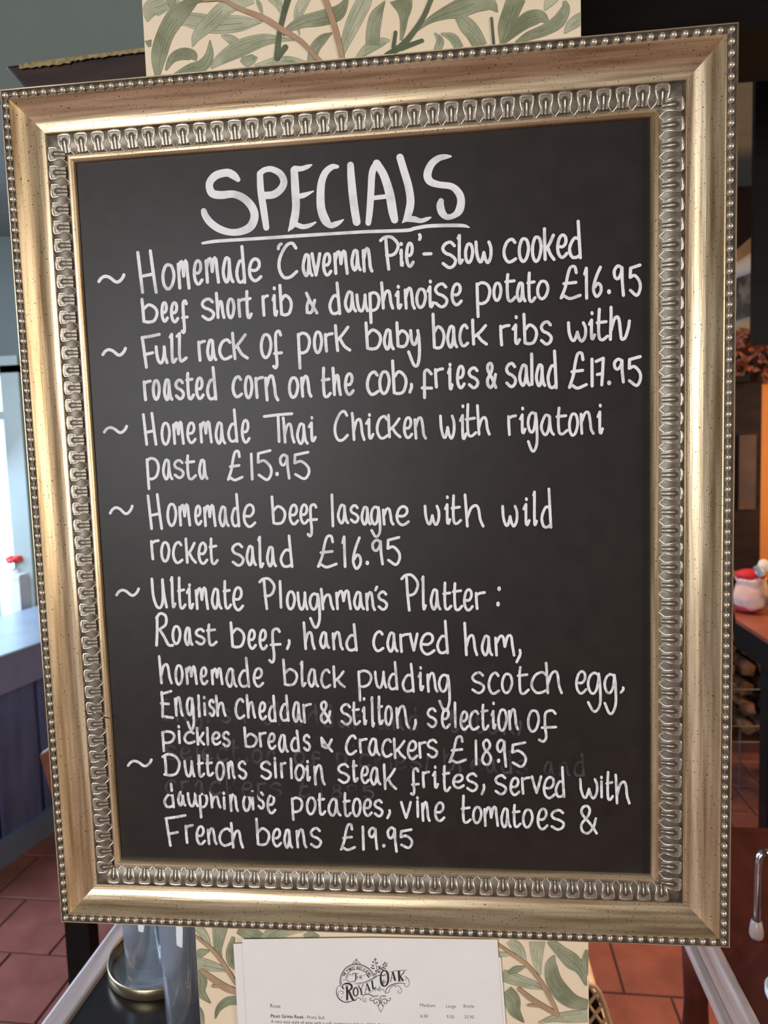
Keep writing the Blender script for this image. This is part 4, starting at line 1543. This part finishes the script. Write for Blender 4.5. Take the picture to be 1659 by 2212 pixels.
# dark inlay under the arch
for side, rot in (('top', 0.0), ('right', PI / 2), ('bottom', PI), ('left', -PI / 2)):
    ro, ri = rect(s_out), rect(s_in)
    a, b_ = CORN[side][0](ro), CORN[side][1](ro)
    a2 = CORN[side][0](ri)
    bandw = abs((a2[1] - a[1]) if side in ('top', 'bottom') else (a2[0] - a[0]))
    rm = rect((s_in + s_out) / 2)
    am, bm_ = CORN[side][0](rm), CORN[side][1](rm)
    Lm = math.hypot(bm_[0] - am[0], bm_[1] - am[1])
    n = round(Lm / PITCH)
    pitch = Lm / n
    ex, ez = (bm_[0] - am[0]) / Lm, (bm_[1] - am[1]) / Lm
    for k in range(n):
        d = (k + .5) * pitch
        if d < .4 * PITCH or d > Lm - .4 * PITCH:
            continue
        mx, mz = am[0] + ex * d, am[1] + ez * d
        # outward shift to the band's outer line
        ox, oz = {'top': (mx, a[1]), 'bottom': (mx, a[1]), 'right': (a[0], mz), 'left': (a[0], mz)}[side]
        e = Euler((0, rot, 0))
        instance(orn_me, 'leaf_and_tongue', rails[side], (ox, 0, FZ + oz), e, (pitch / PITCH, 1, bandw / BAND))

# the blackboard
BY_ = -.0128
mb = MB()
mb.box((INN[0] - .004, BY_, FZ + INN[2] - .004), (INN[1] + .004, -.004, FZ + INN[3] + .004))
board = mb.build('blackboard', M_BOARD, fb)
# hairline crack and chips in the gilding
pen = Pen(-.0178, dy=.00001)
pen.stroke([(180, 1536, .8), (200, 1541, 1.2), (212, 1540, .8), (222, 1548, 1.6), (238, 1552, 1.8)], 0, cap=False)
pen.mb.build('hairline_crack', M_BLACKW, rails['left'])

# ---- writing
TITLE1 = '''495,358,58 455,318,86 400,285,92 345,282,90 250,308,92 185,370,86 170,440,84 205,515,92 300,534,92 440,524,84 560,570,88 655,670,92 684,780,92 640,890,96 540,945,84 420,958,76 290,922,84 185,850,84 125,770,78 106,715,66
745,290,70 755,480,78 788,700,80 818,905,70
745,288,66 800,248,64 880,240,68 975,290,76 1018,380,80 985,465,84 900,528,86 790,540,84
1135,248,84 1148,480,92 1155,680,88 1125,850,88 1072,940,20
1140,235,70 1220,234,58 1290,210,50 1335,190,16|1160,555,60 1250,535,58 1355,490,14
1120,850,60 1185,880,58 1240,895,56 1310,880,48 1378,845,22
1625,212,44 1565,215,66 1490,280,78 1445,400,86 1435,560,92 1445,700,96 1490,820,100 1545,880,66 1600,868,66 1650,845,46 1695,815,16'''
TITLE2 = '''222,245,76 235,450,90 262,700,92 292,895,90
520,228,80 470,330,78 455,550,78 442,750,76 425,905,66|520,228,90 600,360,92 665,560,100 700,760,100 724,870,84|470,622,52 660,600,52
785,158,84 830,310,86 880,480,88 905,650,90 888,770,90 858,850,70 812,903,12
860,862,60 940,862,70 1020,880,52 1085,862,46 1135,842,18
1362,148,24 1300,152,58 1220,172,74 1140,240,84 1098,350,92 1125,430,88 1220,468,76 1370,490,76 1450,560,86 1480,650,88 1460,760,92 1400,820,66 1320,838,66 1265,790,86 1243,710,88 1252,655,66'''
pen = Pen(BY_ - .00016)
for ttl, ox, oy in ((TITLE1, 420, 320), (TITLE2, 715, 310)):
    for ln in ttl.split('\n'):
        for st in ln.split('|'):
            pts = [tuple(float(q) for q in c.split(',')) for c in st.split()]
            pen.stroke([(ox + x / 5.267, oy + y / 5.267, wd / 5.267) for x, y, wd in pts], 0)
U1 = [(420, 320, p) for p in ((95, 1083, 30), (200, 1066, 38), (320, 1055, 38), (800, 1025, 38), (1250, 995, 40), (1600, 973, 36))] + \
     [(715, 310, p) for p in ((400, 1005, 38), (850, 990, 40), (950, 968, 42), (1100, 942, 42), (1300, 934, 42), (1500, 936, 40), (1572, 955, 16))]
pen.stroke([(ox + p[0] / 5.267, oy + p[1] / 5.267, p[2] / 5.267) for ox, oy, p in U1], 0)
pen.mb.build('title_lettering', M_CHALK, board)

A, B, C_, D, E_, F_ = (200, 530), (600, 490), (1000, 460), (200, 710), (600, 670), (1000, 650)
G_, H_, I_, J_, K_, L_ = (200, 880), (600, 870), (1000, 860), (200, 1050), (600, 1050), (1000, 1040)
M_, N_, O_, P__, Q_, R_ = (200, 1230), (600, 1230), (1000, 1230), (250, 1410), (650, 1410), (1000, 1410)
S_, T_, V_ = (250, 1560), (650, 1560), (1000, 1560)
LINES = [
    (14.5, 0, [(A, '~ 40 240 285 340;H 375 33 567 420;o 585 148 724 392;m 722 120 850 384;e 858 118 962 350;m 962 95 1105 333;a 1105 92 1228 333;d 1222 -3 1335 335 105;e 1335 103 1470 320'),
               (B, "` -12 132 48 205;C -12 128 185 455;a 198 225 312 438;v 282 218 378 432;e 378 218 475 432;m 475 198 618 418;a 620 188 728 390;n 722 172 828 398;P 873 78 1062 382;i 1045 130 1092 355 188;e 1095 128 1185 357;' 1205 55 1248 125;- 1248 210 1338 260;s 1405 120 1553 368;! 1540 62 1610 332"),
               (C_, 'o 5 250 100 445;w 95 235 260 445;c 338 215 470 440;o 468 205 582 435;o 582 190 690 435;k 685 125 800 418 180;e 800 178 912 400;d 903 60 1035 403 190')]),
    (14, 0, [(A, 'b 412 452 575 677 500;e 580 480 662 670;e 662 480 752 675;f 748 465 838 770 622;s 927 450 1065 655;h 1055 400 1150 640 470;o 1148 445 1240 640;r 1245 445 1335 628;t 1310 385 1387 640 462;r 1455 415 1533 618;i 1540 352 1607 622 420'),
             (B, 'b 5 492 135 775 580;% 230 552 355 762;d 430 472 557 765 568;a 563 547 688 745;u 668 572 790 742;p 780 555 895 842 735;h 883 470 1007 720 540;i 1005 500 1080 720 548;n 1085 515 1195 718;o 1183 520 1292 712;i 1280 455 1358 708 505;s 1343 480 1478 706;e 1488 480 1600 688'),
             (C_, 'p 105 590 250 910 798;o 250 590 343 772;t 355 520 468 775 590;a 450 590 550 778;t 545 507 637 780 600;o 627 573 748 757;L 833 448 1028 755;1 1035 465 1090 752;6 1107 452 1210 737;. 1238 656 1282 712;9 1285 445 1398 728;5 1420 433 1545 727')]),
    (14, 0, [(D, '~ 75 155 298 250;F 405 35 605 347;u 533 140 658 310;! 652 35 738 305;! 708 28 825 295;r 900 88 990 288;a 972 82 1080 285;c 1080 82 1212 277;K 1190 25 1352 277;o 1437 32 1560 265;f 1538 8 1652 355 212'),
             (E_, 'p 162 185 298 515 383;o 298 170 397 382;r 395 183 492 368;K 480 120 637 368;b 748 97 905 350 158;a 900 155 1013 352;b 1015 95 1140 330 165;y 1108 163 1243 492 325;b 1327 22 1452 342 130;a 1447 125 1560 335;c 1557 115 1655 325'),
             (F_, 'k 65 152 217 388 200;r 308 192 415 395;i 415 122 503 385 195;b 512 103 650 385 195;s 658 168 778 388;w 893 173 1075 363;i 1075 88 1150 345 153;t 1143 60 1260 350 185;# 1253 43 1450 352 125')]),
    (14, 0, [(D, 'r 428 432 522 628;o 505 430 595 625;a 598 425 700 628;s 700 430 803 620;t 797 372 888 620 438;e 878 412 972 618;d 970 322 1085 622 415;c 1195 400 1303 603;o 1300 395 1395 612;r 1393 400 1490 608;n 1478 392 1615 630'),
             (E_, 'o 82 565 192 768;n 190 555 302 758;t 368 487 470 762 600;h 463 487 557 747 548;e 567 535 667 742;c 757 520 882 742;o 863 513 980 735;b 978 425 1125 735 518;, 1125 627 1175 722;$ 1230 503 1345 770 672;r 1345 487 1442 678;i 1458 453 1520 698 490;e 1535 470 1625 685'),
             (F_, 's 35 565 145 765;& 193 525 298 762;s 358 527 470 755;a 470 540 588 745;| 578 445 610 735;a 615 537 720 748;d 718 420 825 765 530;L 905 433 1082 768;| 1092 490 1135 750;7 1130 477 1232 740;. 1238 683 1284 737;9 1287 490 1397 715;5 1410 463 1548 745')]),
    (12.8, 0, [(G_, '~ 88 150 307 238;H 425 38 563 333;o 580 118 683 333;m 683 115 800 325;e 803 120 902 318;m 915 113 1042 313;a 1045 118 1157 325;d 1153 8 1267 307 118;e 1275 98 1368 315'),
               (H_, 'T -130 82 145 348;h 35 118 155 357 170;a 150 168 270 367;i 255 112 340 345 160;C 475 62 620 338;h 630 78 760 335 130;i 750 88 838 322 130;c 843 105 965 320;k 940 95 1070 308 125;e 1077 115 1172 315;n 1170 115 1290 320;w 1390 98 1540 320;i 1560 12 1640 325 97'),
               (I_, 't 12 43 125 340 178;h 112 52 240 328 155;r 378 133 470 328;i 480 72 550 315 132;g 548 113 655 468 308;a 657 133 795 330;t 797 73 912 322 155;o 903 118 1003 335;n 1003 107 1137 318;i 1150 47 1217 318 107')]),
    (12.5, 0, [(G_, 'p 455 427 592 715 630;a 590 440 700 633;s 690 445 800 620;t 793 405 905 630 470;a 903 440 1003 630;L 1160 363 1308 640;| 1360 390 1390 633;5 1403 355 1562 637;. 1576 551 1612 602'), (H_, '9 3 437 112 665;5 120 410 288 668')]),
    (12.5, 0, [(J_, '~ 140 160 355 260;H 465 60 612 380;o 630 138 738 355;m 735 148 855 350;e 872 158 952 345;m 950 155 1075 355;a 1078 165 1187 358;d 1183 58 1283 358 165;e 1290 148 1418 362;b 1537 80 1678 337 163'),
               (K_, 'e 88 150 188 340;e 182 148 275 335;f 240 147 355 445 290;| 452 62 493 357;a 503 150 620 333;s 615 155 710 325;a 708 167 812 343;g 793 167 900 447 342;n 897 180 1010 342;e 1013 163 1143 347;w 1257 157 1408 345;i 1432 78 1500 337 147;t 1490 70 1593 335 185'),
               (L_, 'h 5 103 187 402 195;w 327 198 482 398;i 510 135 585 388 185;! 595 78 648 388;d 665 52 778 408 192')]),
    (12.5, 0, [(J_, 'r 492 452 590 642;o 577 470 678 663;c 680 472 788 675;k 790 443 903 672 480;e 900 478 1003 682;t 998 443 1093 683 520;s 1190 487 1318 697;a 1313 505 1422 695;! 1418 428 1487 713;a 1490 512 1595 705'),
               (K_, 'd 8 417 145 708 527;L 338 415 522 712;1 547 425 603 708;6 630 428 735 725;. 753 637 795 692;9 800 453 918 685;5 927 425 1070 690')]),
    (12.5, 0, [(M_, '~ 195 155 410 245;U 497 65 655 343;! 662 57 727 340;t 723 60 815 348 180;i 800 118 882 350 150;m 878 148 1010 352;a 1012 155 1125 352;t 1118 90 1208 348 183;e 1200 143 1312 362;P 1430 70 1592 352;| 1602 90 1645 340'),
               (N_, "o 65 175 162 355;u 160 185 268 357;g 263 197 380 510 357;h 363 157 493 357 205;m 492 172 645 352;a 643 183 755 355;n 752 183 850 360;/ 830 137 870 192;s 855 180 957 357;P 1057 38 1230 365;! 1233 50 1290 357;a 1305 160 1415 357;t 1418 103 1510 355 205;t 1502 108 1605 360 185"),
               (O_, 'e -3 160 95 363;r 98 180 203 350;. 288 137 336 198;. 276 267 330 333')]),
    (12.5, 0, [(M_, 'R 523 368 705 668;o 675 475 773 655;a 780 490 873 665;s 877 503 982 658;t 977 465 1083 665 522;b 1182 447 1325 683 500;e 1332 510 1422 695;e 1428 510 1518 700;f 1505 500 1640 815 648'),
               (N_, ', 68 600 118 697;h 213 447 330 700 530;a 350 530 455 690;n 463 527 573 700;d 577 462 700 710 545;c 813 523 923 715;a 930 533 1045 720;r 1045 540 1140 722;v 1130 543 1217 710;e 1220 540 1365 743;d 1363 433 1487 733 550'),
               (O_, 'h 2 450 133 752 555;a 147 560 263 752;m 265 558 457 752;, 447 683 517 810')]),
    (12, 1, [(P__, 'h 362 20 495 277 88;o 500 93 592 287;m 595 108 713 280;e 720 115 803 283;m 815 125 935 282;a 938 125 1055 305;d 1048 33 1170 303 130;e 1178 123 1285 302;b 1437 48 1580 290 130;! 1583 65 1650 300'),
             (Q_, 'a 47 130 160 303;c 163 135 265 312;k 268 107 388 305 150;p 485 143 625 423 303;u 628 150 748 312;d 742 68 850 325 160;d 865 85 993 345 168;i 1003 112 1068 335 160;n 1080 160 1190 345;g 1180 178 1300 508 345'),
             (R_, 's 65 158 195 357;c 210 160 323 363;o 323 165 437 357;t 463 112 578 362 190;c 580 155 737 357;h 705 75 863 360 148;e 965 147 1075 360;g 1067 160 1200 513 362;g 1210 172 1333 533 357;, 1347 287 1403 352')]),
    (12, 1, [(P__, 'E 370 320 505 573;n 500 370 590 553;g 600 378 692 673 550;| 695 357 742 560;j 750 370 785 550 425;s 795 395 865 557;h 855 360 960 557 420;c 1020 387 1122 578;h 1120 355 1215 572 415;e 1227 415 1310 587;d 1307 360 1397 602 440;d 1408 357 1510 597 420;a 1515 413 1617 607'),
             (Q_, 'r 8 425 103 612;& 158 410 268 615;s 333 432 447 630;t 435 418 522 628 490;i 520 380 577 630 460;! 597 372 643 650;t 655 367 720 625 465;o 715 445 800 635;n 812 447 945 657;, 962 568 1008 667;s 1080 468 1182 650;e 1205 470 1295 660;| 1312 418 1352 652;e 1365 495 1455 672;c 1445 490 1547 672'),
             (R_, 't 150 437 230 672 500;i 235 417 293 665 490;o 292 472 390 682;n 385 473 485 670;o 548 480 667 690;f 643 485 815 775 642')]),
    (12, 1, [(P__, 'p 390 668 525 860 790;j 530 622 565 792 665;c 580 670 692 793;k 688 637 775 803 680;l 780 637 807 805;e 820 675 915 803;s 912 673 998 820;b 1100 635 1232 823 690;r 1230 675 1310 820'),
             (S_, 'e 1305 85 1392 240;a 1393 97 1497 267;d 1500 62 1600 260 115'),
             (T_, 's 12 98 92 255;+ 162 120 283 265;C 375 103 490 288;r 495 128 583 272;a 570 130 690 295;c 690 135 795 308;k 790 130 912 320 150;e 910 150 1015 328;r 1010 155 1090 315;s 1080 140 1190 312;L 1272 108 1437 358;| 1487 145 1537 372'),
             (V_, '8 148 138 257 375;. 285 306 330 359;9 278 140 383 393;5 403 157 557 393')]),
    (12, 1, [(S_, '~ 95 312 320 398;D 392 265 567 470;u 582 322 690 480;t 697 275 775 480 355;t 770 277 852 472 352;o 853 330 950 510;n 955 327 1040 495;s 1047 328 1140 498;s 1240 330 1355 500;j 1348 298 1408 490 330;r 1415 335 1482 487;| 1500 303 1532 493;o 1537 355 1640 512'),
             (T_, 'i 30 323 90 515 365;n 103 357 217 547;s 308 350 430 533;t 437 323 502 523 375;e 510 370 597 535;a 585 380 697 548;k 703 352 833 585 390;f 935 385 1030 637 535;r 1040 410 1120 570;i 1128 370 1195 575 415;t 1215 367 1300 603 440;e 1302 440 1417 577;s 1420 430 1535 603;, 1548 527 1600 630'),
             (V_, 's 265 445 385 630;e 397 467 497 637;r 497 458 590 625;v 583 455 685 618;e 685 460 805 663;d 788 375 890 653 485;w 997 475 1172 665;j 1178 458 1212 658 497;t 1228 417 1305 677 520;h 1305 440 1447 712 500')]),
    (12, 1, [(S_, 'd 402 522 520 745 605;a 523 590 612 732;u 610 600 720 738;p 712 605 808 833 745;h 807 587 915 748 630;j 915 597 957 760 637;n 975 605 1068 777;o 1087 615 1177 777;j 1168 583 1200 765 640;s 1217 595 1293 757;e 1297 617 1390 797;p 1510 640 1628 853 785'),
             (T_, 'o 37 635 140 805;t 140 607 222 808 665;a 220 650 353 817;t 357 600 443 820 680;o 435 645 530 822;e 530 655 623 817;s 622 660 718 822;, 733 748 787 837;v 855 677 960 835;j 992 635 1025 828 670;n 1035 675 1122 860;e 1145 680 1250 862'),
             (V_, 't -23 622 78 875 740;o 75 715 172 880;m 172 718 315 903;a 315 730 422 915;t 420 702 507 912 770;o 505 737 612 917;e 632 733 740 932;s 748 745 885 935;& 1000 708 1165 968')]),
    (12, 1, [(S_, 'F 412 793 625 1077;r 590 872 683 1052;e 683 888 782 1065;n 783 905 882 1062;c 882 907 1012 1077;h 985 860 1110 1095 925;b 1203 823 1340 1070 905;e 1343 910 1440 1082;a 1440 915 1535 1095;n 1550 912 1658 1090'),
             (T_, 's 70 903 187 1090;L 337 867 480 1113;| 521 890 555 1110;9 573 900 670 1105;. 697 1045 736 1087;9 733 897 838 1127;5 842 910 975 1095')]),
]
for half, streak, segs in LINES:
    pen = Pen(BY_ - .00016)
    for (ox, oy), spec in segs:
        write(pen, spec, ox, oy, half)
    pen.mb.build('chalk_lettering', M_CHALK2 if streak else M_CHALK, board)


def auto(pen, s, x0, y0, x1, y1, xh, half):
    """faint wiped words: letters at even steps along a sloping baseline"""
    wd = {'i': .5, 'l': .4, 'm': 1.4, 'w': 1.4, ' ': .8, ',': .4, 't': .8, 'r': .8}
    tot = sum(wd.get(c, 1) for c in s)
    x = x0
    for c in s:
        cw = (x1 - x0) * wd.get(c, 1) / tot
        yb = y0 + (y1 - y0) * (x - x0) / (x1 - x0)
        if c in G:
            up = .55 if c in 'bdhkltiL' or c.isupper() else 0
            dn = .5 if c in 'gpy' else 0
            k = {'l': '|'}.get(c, c)
            write(pen, '%s %f %f %f %f' % (k, x, yb - xh * (1 + up), x + cw * .86, yb + xh * dn), 0, 0, half, fac=1.0)
        x += cw


pen = Pen(BY_ - .00002, dy=.0000004)
auto(pen, 'English Cheddar and Stilton,', 345, 1558, 1130, 1590, 34, 3.0)
auto(pen, 'selection of pickles, breads and', 355, 1642, 1270, 1680, 34, 3.0)
auto(pen, 'crackers L1895', 355, 1716, 815, 1728, 34, 3.0)
pen.mb.build('wiped_lettering', M_GHOST, board)
